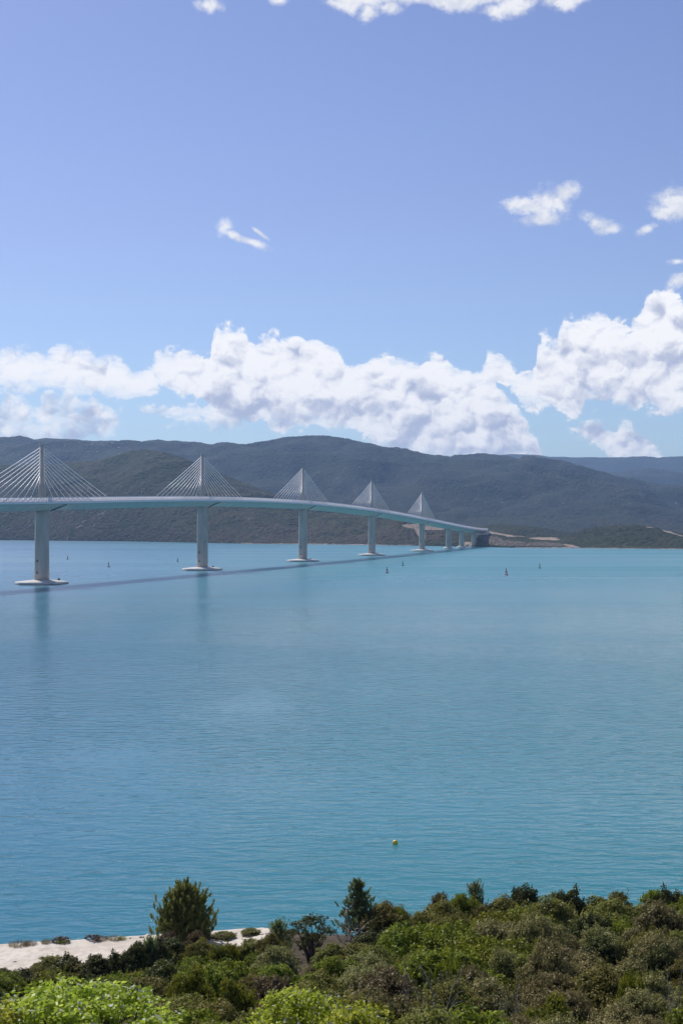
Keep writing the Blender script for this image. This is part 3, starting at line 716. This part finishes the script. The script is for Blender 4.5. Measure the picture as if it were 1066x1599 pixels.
def blob_cloud(rs, blobs, knobs, spread, squash=.85, cluster=24, kr=.16, core=True):
    """boughs (blobs) made of small leafy knobs, with a coarse dark inside that stops one seeing through"""
    Cs, Ds, Ts = [], [], []
    for (bx, by, bz, br) in blobs:
        k = max(5, int(knobs * br * br)); d = sphere_dirs(rs, k)
        lump = 1 + .22 * np.sin(d[:, 0] * 5 + bx * 9) * np.cos(d[:, 1] * 6 + by * 7) + rs.normal(0, .05, k)
        c = np.array([bx, by, bz]) + d * (br * lump * (1 - np.abs(rs.normal(0, spread, k))))[:, None] * np.array([1, 1, squash])
        r_ = kr * rs.uniform(.65, 1.4, k); t0 = np.clip(rs.normal(.42, .16, k), .05, .9)
        e = sphere_dirs(rs, k * cluster, -.15); n3 = e * .75 + np.repeat(d, cluster, 0) * .25
        Cs.append(np.repeat(c, cluster, 0) + e * np.repeat(r_, cluster)[:, None] * rs.uniform(.55, 1.12, k * cluster)[:, None])
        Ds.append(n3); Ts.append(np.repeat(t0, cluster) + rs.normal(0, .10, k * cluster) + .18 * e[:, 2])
    return np.concatenate(Cs), np.concatenate(Ds), np.concatenate(Ts)
def core_leaves(rs, blobs, size, squash=.85, dens=90):
    Cs = []
    for (bx, by, bz, br) in blobs:
        k = max(4, int(dens * br * br)); d = sphere_dirs(rs, k, -.9); Cs.append(np.array([bx, by, bz]) + d * (br * rs.uniform(.25, .78, k))[:, None] * np.array([1, 1, squash]))
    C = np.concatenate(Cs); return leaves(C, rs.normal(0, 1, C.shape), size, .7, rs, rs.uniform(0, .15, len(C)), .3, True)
def join(*parts):
    V, Fc, A, n = [], [], [], 0
    for v, f, a in parts: V.append(v); Fc.append(f + n); A.append(a); n += len(v)
    return np.concatenate(V), np.concatenate(Fc), np.concatenate(A)
def branch(mb, rs, a, b, r0, r1, n=5, wob=.08):
    a, b = Vector(a), Vector(b); L = (b - a).length; pts = [a.lerp(b, i / n) + Vector(rs.normal(0, wob * L, 3)) * (0 if i in (0, n) else .5) for i in range(n + 1)]
    mb.tube(pts, [r0 + (r1 - r0) * i / n for i in range(n + 1)], 5); return pts
PROTO = {}
def proto_shrub(kind, seed, H, Wd, mat, nb, knobs, leaf, aspect, cluster=24, kr=.16, spread=.07, open_=0.0, jit=.40, bark='bark', tips=0):
    """rounded shrub of height H, width Wd; parts foliage and stem"""
    rs = np.random.RandomState(seed); blobs = []
    for k in range(nb):
        a = k * 2.39996 + rs.uniform(-.6, .6); q = math.sqrt((k + .5) / nb) * rs.uniform(.85, 1.05); br = Wd * rs.uniform(.105, .215)
        rr = (Wd / 2 - br * .8) * q; zt = (H - br * .80) * (1 - .45 * q * q) * rs.uniform(.74, 1.04)
        blobs.append((math.cos(a) * rr, math.sin(a) * rr, max(br * .7, zt), br))
    for k in range(int(nb * .9 * (1 - open_))):
        a = rs.uniform(0, 2 * math.pi); br = Wd * rs.uniform(.11, .19); blobs.append((math.cos(a) * (Wd / 2 - br * .8), math.sin(a) * (Wd / 2 - br * .8), H * rs.uniform(.15, .5), br))
    C, D, T = blob_cloud(rs, blobs, knobs, spread, .88, cluster, kr)
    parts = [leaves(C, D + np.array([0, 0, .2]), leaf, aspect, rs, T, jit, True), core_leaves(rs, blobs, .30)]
    if tips:                                   # upright shoots that break the outline
        k = int(tips); idx = rs.randint(0, len(blobs), k); P_ = []; D_ = []
        for j in idx:
            b = blobs[j]; x, y = b[0] + rs.normal(0, b[3] * .5), b[1] + rs.normal(0, b[3] * .5); z0 = b[2] + b[3] * .7; hh = rs.uniform(.12, .34) * min(1.3, H * .4); ln = rs.normal(0, .2, 2)
            for z in np.linspace(0, hh, 14): P_.append((x + ln[0] * z + rs.normal(0, .025), y + ln[1] * z + rs.normal(0, .025), z0 + z)); D_.append((rs.normal(0, .5), rs.normal(0, .5), 1))
        parts.append(leaves(np.array(P_), np.array(D_), leaf, aspect, rs, rs.uniform(.4, 1, len(P_)), .3))
    V, Fc, A = join(*parts)
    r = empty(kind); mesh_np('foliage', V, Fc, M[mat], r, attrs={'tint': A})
    mb = MB()
    for b in blobs[:nb]:
        fork = Vector((b[0] * .35, b[1] * .35, b[2] * .42)); branch(mb, rs, (rs.normal(0, .06), rs.normal(0, .06), -.4), fork, .035 * H ** .5 * 1.2, .028, 3); branch(mb, rs, fork, (b[0], b[1], b[2] + b[3] * .3), .028, .008, 3)
    mb.build('stem', M[bark], r); return r
def proto_pine(kind, seed, H, Wd, mat, nbr, peak=.15, lower=.12, needle=.15, dens=1.0, up=.6, fat=1.0, cone=False):
    """young pine: whorled branches that curve upwards, each carrying needle tufts"""
    rs = np.random.RandomState(seed); r = empty(kind); tk = MB()
    branch(tk, rs, (0, 0, -.5), (Wd * .02, 0, H * .93), .045 * H ** .9, .015, 8, .02); tk.build('trunk', M['bark'], r)
    br = MB(); C, D, T = [], [], []
    for k in range(nbr):
        t = lower + (1 - lower) * (k / nbr) ** 1.05; z0 = H * t * .93; a = k * 2.39996 + rs.uniform(-.5, .5)
        prof = (max(.03, 1 - t) ** .85 if cone else math.sqrt(max(0.02, 1 - t))) * (1 - .25 * max(0, .25 - t) / .25)
        L = Wd / 2 * prof * rs.uniform(.72, 1.12) * (1 + .18 * math.sin(a + 1)); dirv = Vector((math.cos(a), math.sin(a), 0))
        pts = [Vector((0, 0, z0)) + dirv * (L * q) + Vector((0, 0, L * up * q * q)) for q in np.linspace(0, 1, 6)]
        br.tube(pts, [.022 * H ** .5 * (1 - q * .75) for q in np.linspace(0, 1, 6)], 5)
        nt = max(6, int(L * 15 * dens))
        for j in range(nt):
            q = .18 + .82 * (j + rs.uniform(0, 1)) / nt; p_ = Vector((0, 0, z0)) + dirv * (L * q) + Vector((0, 0, L * up * q * q))
            off = Vector(rs.normal(0, (.10 + .16 * L * .6 * (1 - q * .4)) * fat, 3)); p_ = p_ + off; sh = Vector((dirv.x * .45 + rs.normal(0, .25), dirv.y * .45 + rs.normal(0, .25), 1)).normalized()
            hl = rs.uniform(.18, .42); tn = rs.uniform(.15, .8)
            for u in np.linspace(0, hl, int(9 + hl * 14)):
                for _ in range(4): C.append(tuple(p_ + sh * u + Vector(rs.normal(0, .035, 3)))); D.append((sh.x + rs.normal(0, .65), sh.y + rs.normal(0, .65), sh.z + rs.normal(0, .4))); T.append(tn + rs.normal(0, .12) + u * .5)
    for z in np.linspace(H * .86, H, 30):
        for _ in range(7): C.append((Wd * .02 + rs.normal(0, .03 + (H - z) * .18), rs.normal(0, .03 + (H - z) * .18), z)); D.append((rs.normal(0, .5), rs.normal(0, .5), 1)); T.append(rs.uniform(.3, .9))
    br.build('branch', M['bark'], r)
    V, Fc, A = leaves(np.array(C), np.array(D), needle, .24, rs, np.array(T), .25)
    mesh_np('needles', V, Fc, M[mat], r, attrs={'tint': A}); return r
def proto_open_tree(kind, seed, H, Wd, mat):
    """little evergreen oak, bare forked stems under a rounded crown one can look through"""
    rs = np.random.RandomState(seed); r = empty(kind); tk = MB(); blobs = []
    for k in range(15):
        a = k * 2.4; q = math.sqrt((k + .5) / 15); br = Wd * rs.uniform(.10, .16)
        x, y, z = math.cos(a) * (Wd / 2 - br) * q, math.sin(a) * (Wd / 2 - br) * q, (H - br) * (1 - .33 * q * q) * rs.uniform(.86, 1)
        blobs.append((x, y, z, br)); f = Vector((x * .3, y * .3, H * .30)); branch(tk, rs, (0, 0, -.3), f, .07, .05, 3); m_ = Vector((x * .75, y * .75, z * .75)); branch(tk, rs, f, m_, .045, .022, 4); branch(tk, rs, m_, (x, y, z), .022, .008, 2)
    for k in range(8):
        a = k * .8; br = Wd * .11; blobs.append((math.cos(a) * Wd * .40, math.sin(a) * Wd * .40, H * rs.uniform(.38, .6), br))
    C, D, T = blob_cloud(rs, blobs, 110, .16, .8, 14, .12); V, Fc, A = leaves(C, D, .085, .55, rs, T, .5, True)
    mesh_np('crown', V, Fc, M[mat], r, attrs={'tint': A}); tk.build('trunk', M['bark'], r); return r
def proto_broadleaf(kind, seed, H, Wd, nb, per):
    """lime green broadleaf tree in flower"""
    rs = np.random.RandomState(seed); r = empty(kind); blobs = []; tk = MB()
    for k in range(nb):
        a = k * 2.39996; q = math.sqrt((k + .5) / nb); br = rs.uniform(.42, .68); rr = (Wd / 2 - br * .6) * q
        blobs.append((math.cos(a) * rr, math.sin(a) * rr, (H - br) * (1 - .34 * q ** 2.0) * rs.uniform(.86, 1.0), br))
        x, y, z, _ = blobs[-1]; f = Vector((x * .3, y * .3, H * .35)); branch(tk, rs, (0, 0, -.5), f, .10, .06, 3); branch(tk, rs, f, (x, y, z), .05, .012, 5)
    C, D, T = blob_cloud(rs, blobs, per, .22, .9, 13, .20); D = D * .6 + np.array([0, 0, .35])
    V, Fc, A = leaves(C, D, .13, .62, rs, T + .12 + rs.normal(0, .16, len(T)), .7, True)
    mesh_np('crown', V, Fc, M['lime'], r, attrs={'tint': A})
    sel = rs.rand(len(C)) < .06; V, Fc, A = leaves(C[sel] + D[sel] * .09, D[sel], .10, .8, rs, T[sel], .8); mesh_np('blossom', V, Fc, M['blossom'], r, attrs={'tint': A})
    tk.build('trunk', M['bark'], r); return r
def proto_dead(kind, seed, H, mat='deadwood', spread=.6, fine=4):
    rs = np.random.RandomState(seed); r = empty(kind); tk = MB(); tw = MB()
    top = branch(tk, rs, (0, 0, -.4), (.08 * H, 0, H * .55), .060, .045, 5, .04)
    for k in range(9):
        a = k * 2.1 + rs.uniform(-.4, .4); s = top[2 + k % 4]; e = s + Vector((math.cos(a) * H * spread * .55, math.sin(a) * H * .4, H * rs.uniform(.22, .55)))
        pts = branch(tk, rs, s, e, .032, .012, 4, .10)
        for j in range(fine):
            s2 = pts[1 + j % 4]; branch(tw, rs, s2, s2 + Vector((math.cos(a + rs.normal(0, .9)) * H * .22, rs.normal(0, .12) * H, H * rs.uniform(.05, .28))), .012, .005, 3, .12)
    tk.build('trunk', M[mat], r); tw.build('twig', M[mat], r); return r
def proto_tuft(kind, seed, H, Wd, mat, n=260, mat2=None):
    rs = np.random.RandomState(seed); r = empty(kind)
    a = rs.uniform(0, 6.28, n); q = np.sqrt(rs.rand(n)) * Wd / 2; base = np.stack([np.cos(a) * q, np.sin(a) * q, np.zeros(n)], 1)
    hh = H * rs.uniform(.4, 1, n) * (1 - q / Wd); C = base + np.stack([np.cos(a) * hh * .25, np.sin(a) * hh * .25, hh * .5], 1)
    D = np.stack([np.cos(a) * .35, np.sin(a) * .35, np.ones(n)], 1)
    ax = D / np.linalg.norm(D, axis=1)[:, None]; sd = np.cross(ax, rs.normal(0, 1, (n, 3))); sd /= np.linalg.norm(sd, axis=1)[:, None]
    V = np.stack([base - sd * .012, base + sd * .012, C + ax * hh[:, None] * .55], 1).reshape(-1, 3)
    C2 = np.repeat(C, 3, 0) + rs.normal(0, Wd * .09, (3 * n, 3)); V2, F2, A2 = leaves(C2, np.repeat(D, 3, 0), .06, .35, rs, rs.uniform(.2, .9, 3 * n), .5)
    mesh_np('blades', V, np.arange(3 * n).reshape(n, 3), M[mat], r, attrs={'tint': np.repeat(rs.uniform(.2, 1, n), 3)})
    mesh_np('leaf_sprays', V2, F2, M[mat2 or mat], r, attrs={'tint': A2}); return r

KIND = {                          # unit plants: (builder, height, width)
    'olive_a': (lambda: proto_shrub('evergreen_shrub', 1, 2.6, 3.0, 'olive', 15, 150, .095, .5, tips=24), 2.6, 3.0),
    'olive_b': (lambda: proto_shrub('evergreen_shrub', 2, 3.0, 2.8, 'olive', 18, 150, .09, .5, tips=40, kr=.14), 3.0, 2.8),
    'olive_c': (lambda: proto_shrub('evergreen_shrub', 22, 2.2, 3.2, 'olive', 20, 130, .10, .5, tips=10, kr=.19), 2.2, 3.2),
    'silver_a': (lambda: proto_shrub('silvery_shrub', 3, 2.8, 3.0, 'silver', 17, 150, .085, .5, tips=16, kr=.15), 2.8, 3.0),
    'silver_b': (lambda: proto_shrub('silvery_shrub', 4, 2.3, 3.0, 'silver', 14, 140, .085, .5, open_=.3, kr=.17), 2.3, 3.0),
    'mastic_a': (lambda: proto_shrub('mastic_shrub', 5, 2.0, 2.8, 'mastic', 13, 140, .11, .5, kr=.19), 2.0, 2.8),
    'mastic_b': (lambda: proto_shrub('mastic_shrub', 6, 1.6, 2.4, 'mastic', 11, 150, .10, .5, kr=.17, tips=14), 1.6, 2.4),
    'brown_a': (lambda: proto_shrub('grey_brown_shrub', 7, 2.4, 2.8, 'greybrown', 16, 110, .085, .42, spread=.16, open_=.2, kr=.14), 2.4, 2.8),
    'oak_a': (lambda: proto_shrub('evergreen_oak_bush', 8, 2.8, 2.8, 'oak', 16, 140, .10, .6, tips=26), 2.8, 2.8),
    'oak_b': (lambda: proto_shrub('evergreen_oak_bush', 9, 2.0, 2.3, 'oak', 12, 140, .10, .6, tips=40, spread=.14), 2.0, 2.3),
    'juniper_a': (lambda: proto_pine('juniper_tree', 10, 3.2, 2.3, 'juniper', 56, needle=.10, dens=.8, up=.7), 3.2, 2.3),
    'pine_a': (lambda: proto_pine('pine_tree', 11, 3.1, 3.9, 'pine', 84, lower=.02, needle=.17, dens=.95, up=.34, fat=1.5), 3.1, 3.9),
    'pine_b': (lambda: proto_pine('pine_tree', 12, 4.2, 3.2, 'juniper', 60, lower=.12, needle=.15, dens=.42, up=.38, fat=1.0, cone=True), 4.2, 3.2),
    'open_oak': (lambda: proto_open_tree('evergreen_oak', 13, 2.7, 2.7, 'oak'), 2.7, 2.7),
    'dead_a': (lambda: proto_dead('dead_tree', 14, 2.2), 2.2, 1.8),
    'dead_b': (lambda: proto_dead('dead_shrub', 15, 1.8, spread=.9, fine=6), 1.8, 1.8),
    'dry_a': (lambda: proto_shrub('dry_shrub', 16, 1.0, 1.6, 'dry', 9, 110, .06, .25, spread=.25, open_=.2, cluster=14, kr=.12), 1.0, 1.6),
    'lime_a': (lambda: proto_broadleaf('broadleaf_tree', 17, 5.6, 5.2, 50, 60), 5.6, 5.2),
    'lime_b': (lambda: proto_broadleaf('broadleaf_tree', 18, 5.4, 3.7, 34, 64), 5.4, 3.7),
    'tuft_a': (lambda: proto_tuft('grass_tuft', 19, .9, 1.1, 'straw', 260, 'dry'), .9, 1.1),
    'tuft_b': (lambda: proto_tuft('leafy_weed', 20, .8, .9, 'mastic', 220, 'mastic'), .8, .9),
}
used = {}
rg = random.Random(5)
PLACED = []
def plant(kind, px, Yd, ytop=None, wpx=None, H=None, label=None, cat='shrub', group=None, rz=None):
    """px, ytop, wpx read off the photo fix where it stands, how tall and how wide it is at distance Yd"""
    b, h0, w0 = KIND[kind]; x = pxy(px, Yd); z = gz(x, Yd)
    if kind in used: o = copy_tree(used[kind])
    else: o = used[kind] = b()
    if ytop is not None: H = max(.4, row_z(ytop, Yd) - z)
    sh = H / h0; sw = (wpx / F * Yd / w0) if wpx else max(.55, sh ** .8) * rg.uniform(.85, 1.05)
    o.location = (x, Yd, z - .03); o.scale = (sw, sw, sh); o.rotation_euler = (0, 0, rg.uniform(0, 6.28) if rz is None else rz)
    for key in ('label', 'category', 'group'):
        if key in o: del o[key]
    tag(o, label, cat, group); PLACED.append((x, Yd, sw * w0, kind, o, px, ytop)); return o
# named plants, read off the photograph
plant('lime_a', 112, 31, 1517, 390, label='large lime green broadleaf tree with pale blossom filling the lower left corner', cat='tree', group='lime green blossoming trees', rz=.4)
plant('lime_a', -40, 30, 1556, 330, label='lime green tree cut off by the left edge, left of the large blossoming one', cat='tree', group='lime green blossoming trees', rz=2.2)
plant('lime_b', 462, 30, 1524, 190, label='lime green broadleaf tree in bottom centre, its peaked crown dotted with pale blossom', cat='tree', group='lime green blossoming trees', rz=1.0)
plant('lime_b', 556, 29, 1549, 150, label='low lime green tree touching the right side of the peaked bottom centre one', cat='tree', group='lime green blossoming trees', rz=3.0)
plant('pine_a', 289, 87.2, 1381, 94, label='dense dark green pine standing alone on the far edge of the pale gravel track', cat='pine tree', rz=.9)
plant('pine_b', 559, 84, 1371, 88, label='pointed blue green pine rising above the thicket against the water, centre of the picture', cat='pine tree', rz=.3)
plant('open_oak', 485, 79, 1416, 84, label='small dark evergreen oak with bare forked stems showing below its rounded crown', cat='tree', rz=1.2)
plant('juniper_a', 741, 84.5, 1378, 44, label='thin spiky juniper poking up left of the dark skyline bushes', cat='juniper', group='junipers')
plant('juniper_a', 434, 82, 1436, 52, label='brownish green juniper at the right end of the gravel track', cat='juniper', group='junipers')
plant('juniper_a', 234, 79, 1462, 42, label='dark pointed juniper in front of the gravel track, left of the lone pine', cat='juniper', group='junipers')
plant('olive_b', 962, 84, 1386, 60, label='feathery green bush on the skyline right of the dark bushes', cat='shrub', group='olive green shrubs')
plant('oak_b', 1046, 83, 1382, 56, label='small dark bush on the skyline at the far right', cat='shrub', group='dark evergreen bushes')
plant('dry_a', 262, 85.0, 1446, 42, label='reddish brown dry bush at the left foot of the lone pine', cat='shrub')
plant('brown_a', 306, 82.0, 1449, 44, label='grey brown shrub on the near edge of the track below the lone pine', cat='shrub')
plant('dead_a', 682, 52, 1518, 70, label='bleached bare dead tree with forked branches low in the thicket, right of centre', cat='dead tree', rz=.3)
plant('dead_b', 800, 52, 1538, 40, label='thin bare dead stems in the dark gap beneath the silvery domed bushes', cat='dead shrub')
plant('dead_b', 640, 55, 1522, 46, label='small bleached dead shrub just left of the bare dead tree', cat='dead shrub')
plant('dead_b', 1052, 50, 1514, 44, label='grey dead shrub beside pale dry ground at the right edge', cat='dead shrub')
plant('dead_b', 545, 82, 1428, 60, label='grey leafless brush behind the oak, below the pointed pine', cat='dead shrub')
plant('silver_a', 858, 60, 1452, 104, H=None, label='silvery domed bush, the tallest one in the middle right of the thicket', cat='shrub', group='silvery shrubs')
plant('silver_a', 786, 63, 1468, 84, label='silvery domed bush left of the tallest one, above a black shadow gap', cat='shrub', group='silvery shrubs')
plant('silver_b', 836, 68, 1424, 118, label='wide pale olive shrub behind the tallest silvery domed bush', cat='shrub', group='silvery shrubs')
plant('brown_a', 1030, 71, 1400, 118, label='big grey brown rounded bush against the right edge, below the skyline', cat='shrub', group='grey brown shrubs')
plant('brown_a', 740, 57, 1500, 90, label='grey brown bush just right of the bare dead tree', cat='shrub', group='grey brown shrubs')
plant('oak_a', 1030, 62, 1470, 90, label='very dark bush in the shade below the big grey brown one', cat='shrub', group='dark evergreen bushes')
plant('oak_a', 820, 84, 1377, 62, label='dark bush on the skyline, tallest of the row right of centre', cat='shrub', group='dark evergreen bushes')
plant('oak_b', 884, 83, 1382, 66, label='very dark bush on the skyline right of the tallest dark one', cat='shrub', group='dark evergreen bushes')
plant('brown_a', 685, 83, 1388, 50, label='brownish bush with a flat dark top on the skyline between pine and dark bushes', cat='shrub', group='grey brown shrubs')
plant('mastic_a', 720, 80, 1394, 70, label='rounded yellow green bush on the skyline beneath the spiky juniper', cat='shrub', group='bright green bushes')
plant('mastic_b', 625, 83, 1414, 30, label='small bright green bush against the water right of the pointed pine', cat='shrub', group='bright green bushes')
plant('mastic_a', 1020, 84, 1388, 76, label='bright green bush on the skyline near the right edge', cat='shrub', group='bright green bushes')
plant('mastic_a', 300, 56, 1510, 84, label='bright green rounded bush right of the large blossoming tree', cat='shrub', group='bright green bushes')
plant('mastic_a', 366, 53, 1528, 92, label='bright green bush just left of the peaked blossoming tree', cat='shrub', group='bright green bushes')
plant('mastic_b', 700, 58, 1490, 60, label='yellow topped bush directly above the bare dead tree', cat='shrub', group='bright green bushes')
plant('mastic_b', 985, 55, 1512, 60, label='yellow green bush left of the grey dead shrub at the right edge', cat='shrub', group='bright green bushes')
plant('mastic_b', 632, 64, 1494, 44, label='vivid green bush above the small bleached dead shrub', cat='shrub', group='bright green bushes')
plant('mastic_a', 862, 49, 1556, 110, label='bright green bush on the bottom edge right of the shadow gap', cat='shrub', group='bright green bushes')
plant('mastic_b', 1050, 47, 1580, 60, label='bright green bush in the bottom right corner', cat='shrub', group='bright green bushes')
plant('mastic_b', 640, 47, 1578, 60, label='yellow green bush on the bottom edge below the bare dead tree', cat='shrub', group='bright green bushes')
# along the track
for px_, Y_, yt, wp, kd, lb in ((100, 87.0, 1461, 20, 'tuft_b', 'green leafy weed on the outer rim of the gravel track'), (96, 87.0, 1468, 30, 'dry_a', 'low reddish brush around the green weed on the track rim'),
        (32, 86.4, 1474, 30, 'tuft_a', 'dry grass tuft on the track rim at the left edge'), (48, 86.5, 1476, 20, 'tuft_a', 'dry grass tuft beside the leftmost one on the track rim'),
        (73, 86.8, 1464, 14, 'tuft_a', 'thin tall grass tuft left of the green weed'), (146, 87.4, 1466, 30, 'dry_a', 'flat brown brush midway along the track rim'),
        (160, 87.5, 1460, 18, 'tuft_a', 'dark grass tuft rising from the flat brown brush'), (180, 87.6, 1463, 20, 'tuft_a', 'grass tuft on the track rim left of the lone pine'),
        (192, 87.6, 1465, 12, 'tuft_b', 'tiny green weed on the track rim left of the lone pine'), (350, 88.0, 1452, 36, 'olive_a', 'low olive shrub on the track rim right of the lone pine'),
        (392, 88.6, 1449, 30, 'olive_a', 'low olive shrub on the track rim near its right end'), (330, 88.0, 1455, 24, 'tuft_a', 'grass tuft at the right foot of the lone pine')):
    plant(kd, px_, Y_, yt, wp, label=lb, cat='weed' if 'tuft' in kd else 'shrub', group='tufts and low brush on the track rim')
n_named = len(PLACED)
# the rest of the thicket
sky_px = [-60, 0, 60, 86, 130, 150, 190, 235, 300, 350, 400, 430, 470, 520, 560, 600, 640, 680, 720, 760, 800, 840, 880, 920, 960, 1000, 1066, 1140]
sky_y = [1516, 1508, 1506, 1488, 1500, 1486, 1488, 1464, 1470, 1472, 1466, 1452, 1450, 1440, 1430, 1412, 1414, 1394, 1398, 1392, 1386, 1386, 1388, 1396, 1398, 1396, 1390, 1390]
def far_top(px): return float(np.interp(px, sky_px, sky_y))
rows = [(83.5, 0), (79, 8), (74.5, 20), (70, 32), (65.5, 44), (61, 56), (57, 70), (53, 84), (49, 100), (45.5, 120), (42, 142)]
words_ = {'olive_a': ('olive green', 'rounded'), 'olive_b': ('olive green', 'tall'), 'olive_c': ('olive green', 'wide'), 'silver_a': ('silvery green', 'domed'), 'silver_b': ('silvery green', 'spreading'), 'mastic_a': ('bright green', 'broad'),
          'mastic_b': ('bright green', 'low'), 'brown_a': ('grey brown', 'rounded'), 'oak_a': ('dark green', 'rounded'), 'oak_b': ('dark green', 'small')}
grp_ = {'olive': 'olive green shrubs', 'silver': 'silvery shrubs', 'mastic': 'bright green bushes', 'brown': 'grey brown shrubs', 'oak': 'dark evergreen bushes'}
FILL = []
px = -70                                   # the hedge along the near side of the track
while px < 425:
    q = px + rg.uniform(-5, 5); Yd = 78.6 + rg.uniform(-1, 1) + (1.6 if q > 230 else 0); px += rg.uniform(20, 32)
    Hh = max(.5, row_z(far_top(q) + rg.uniform(-10, 3), Yd) - gz(pxy(q, Yd), Yd)); kd = rg.choice(['olive_b', 'oak_b', 'olive_a', 'oak_a', 'brown_a', 'mastic_b', 'olive_c'])
    FILL.append(plant(kd, q, Yd, None, rg.uniform(44, 66), Hh, None, 'shrub', grp_[kd.split('_')[0]]))
for ri, (Yr, dy) in enumerate(rows):
    step = 2.35 / Yr * F; px = -70 + (ri % 2) * step / 2
    while px < 1140:
        q = px + rg.uniform(-.28, .28) * step; Yd = Yr + rg.uniform(-1.3, 1.3); px += step * rg.uniform(.8, 1.2)
        if q < 425 and Yr > 82: continue
        if q < 300 and Yr > 80.5 - max(0, 100 - q) * .02: continue
        x = pxy(q, Yd); z = gz(x, Yd)
        yt = far_top(q) + dy * (1.0 if q > 420 else .72) + rg.uniform(-6, 26)
        Hh = row_z(yt, Yd) - z; lo, hi = (.7, 1.7) if q < 250 and Yr > 72 else ((.8, 2.2) if q < 420 and Yr > 72 else (1.2, 3.3))
        if Hh < lo: Hh = lo
        Hh = min(Hh, hi)
        if any((x - p_[0]) ** 2 + (Yd - p_[1]) ** 2 < (p_[2] * .30 + .35) ** 2 for p_ in PLACED[:n_named]): continue
        if q > 560 and Yr < 44 and rg.random() < .2: continue
        v = vnoise(np.array([x / 6.0]), np.array([Yd / 6.0]), 91)[0] + rg.uniform(-.35, .35)
        if q < 420: kd = 'olive_b' if v < -.2 else 'oak_b' if v < -.0 else 'olive_a' if v < .22 else 'brown_a' if v < .32 else 'mastic_b'
        elif Yr > 78: kd = 'oak_a' if v < -.30 else 'olive_c' if v < -.08 else 'olive_b' if v < .10 else 'brown_a' if v < .22 else 'mastic_a' if v < .36 else 'oak_b'
        else: kd = 'silver_a' if v < -.26 else 'olive_a' if v < -.14 else 'olive_c' if v < -.05 else 'mastic_b' if v < .04 else 'olive_b' if v < .16 else 'oak_a' if v < .27 else 'brown_a' if v < .36 else 'silver_b' if v < .46 else 'mastic_a'
        FILL.append(plant(kd, q, Yd, None, None, Hh, None, 'shrub', grp_[kd.split('_')[0]]))
# a label for each filler: by its kind, its size, the landmark it is nearest to on the picture and its rank there
def row_of(o, h): return HY - (o.location.z + h - CAM_H) / o.location.y * F
LM = [(288, 1440, 'the lone pine'), (559, 1420, 'the pointed pine'), (485, 1450, 'the forked evergreen oak'), (682, 1550, 'the bare dead tree'), (858, 1490, 'the tallest silvery dome'),
      (1030, 1440, 'the biggest brown bush'), (112, 1560, 'the corner lime tree'), (470, 1560, 'the peaked lime tree'), (820, 1395, 'the tallest dark bush'), (741, 1395, 'the spiky skyline juniper'),
      (1052, 1545, 'the grey dead shrub'), (434, 1450, 'the track-end juniper'), (234, 1480, 'the trackside juniper'), (862, 1580, 'the bright bottom-edge bush'), (962, 1400, 'the feathery skyline bush')]
cnt = {}
ords = ['', 'second ', 'third ', 'fourth ', 'fifth ', 'sixth ', 'seventh ', 'eighth ', 'ninth ', 'tenth ']
recs = []
for o in FILL:
    rec = [r_ for r_ in PLACED if r_[4] is o][0]; kd = rec[3]; cx, cy = rec[5], row_of(o, o.scale.z * KIND[kd][1] * .6)
    best = min(LM, key=lambda l: (l[0] - cx) ** 2 + (l[1] - cy) ** 2 * 1.6); dx, dy = cx - best[0], cy - best[1]
    rel = ('right of' if dx > 0 else 'left of') if abs(dx) > abs(dy) * .9 else ('below' if dy > 0 else 'above')
    recs.append((math.hypot(dx, dy), o, words_[kd], best[2], rel))
for dist, o, (colr, shp), lm, rel in sorted(recs, key=lambda r_: r_[0]):
    key = (colr, lm, rel); k = cnt.get(key, 0); cnt[key] = k + 1
    far_ = 'nearest' if k == 0 else ords[min(k, 9)] + 'nearest'
    o['label'] = f'{shp} {colr} shrub {rel} {lm}, {far_} of its colour'
used_out = [o for k, o in used.items()]
# rocks strewn along the track
rs = np.random.RandomState(3)
M['rock'] = simple('pale_limestone', (.74, .67, .58), .9, .18, 3.0)
M['rock_n'] = 0
for k in range(64):
    px_ = float(rs.uniform(200, 425)) if k < 52 else float(rs.uniform(0, 200)); Y_ = (88.2 if k % 3 else 83.0) + rs.normal(0, .35); x = pxy(px_, Y_); s_ = rs.uniform(.05, .12)
    mb = MB(); rings = []
    for zz, rr in ((-.4, .8), (0, 1.15), (.3, .95), (.5, .4)): rings.append([Vector((math.cos(t) * rr * s_ * rs.uniform(.75, 1.25), math.sin(t) * rr * s_ * rs.uniform(.75, 1.25), zz * s_)) for t in np.linspace(0, 2 * math.pi, 8)[:-1]])
    mb.loft(rings); o = mb.build('limestone_rock', M['rock']); o.location = (x, Y_, gz(x, Y_) + .03)
    tag(o, 'pale limestone lump on the verge of the gravel track', 'rock', 'limestone lumps along the gravel track')

# ------------------------------------------------------------------ air
mb = MB(); mb.box((0, 6000, 260), (19000, 14000, 540)); m = material('haze_air')
pv = node('ShaderNodeVolumePrincipled'); pv.inputs['Color'].default_value = (.40, .62, 1.0, 1); pv.inputs['Density'].default_value = 6.0e-5; pv.inputs['Anisotropy'].default_value = .2
o_ = node('ShaderNodeOutputMaterial'); link(pv.outputs[0], o_.inputs['Volume'])
hz = mb.build('haze', m); tag(hz, kind='stuff')
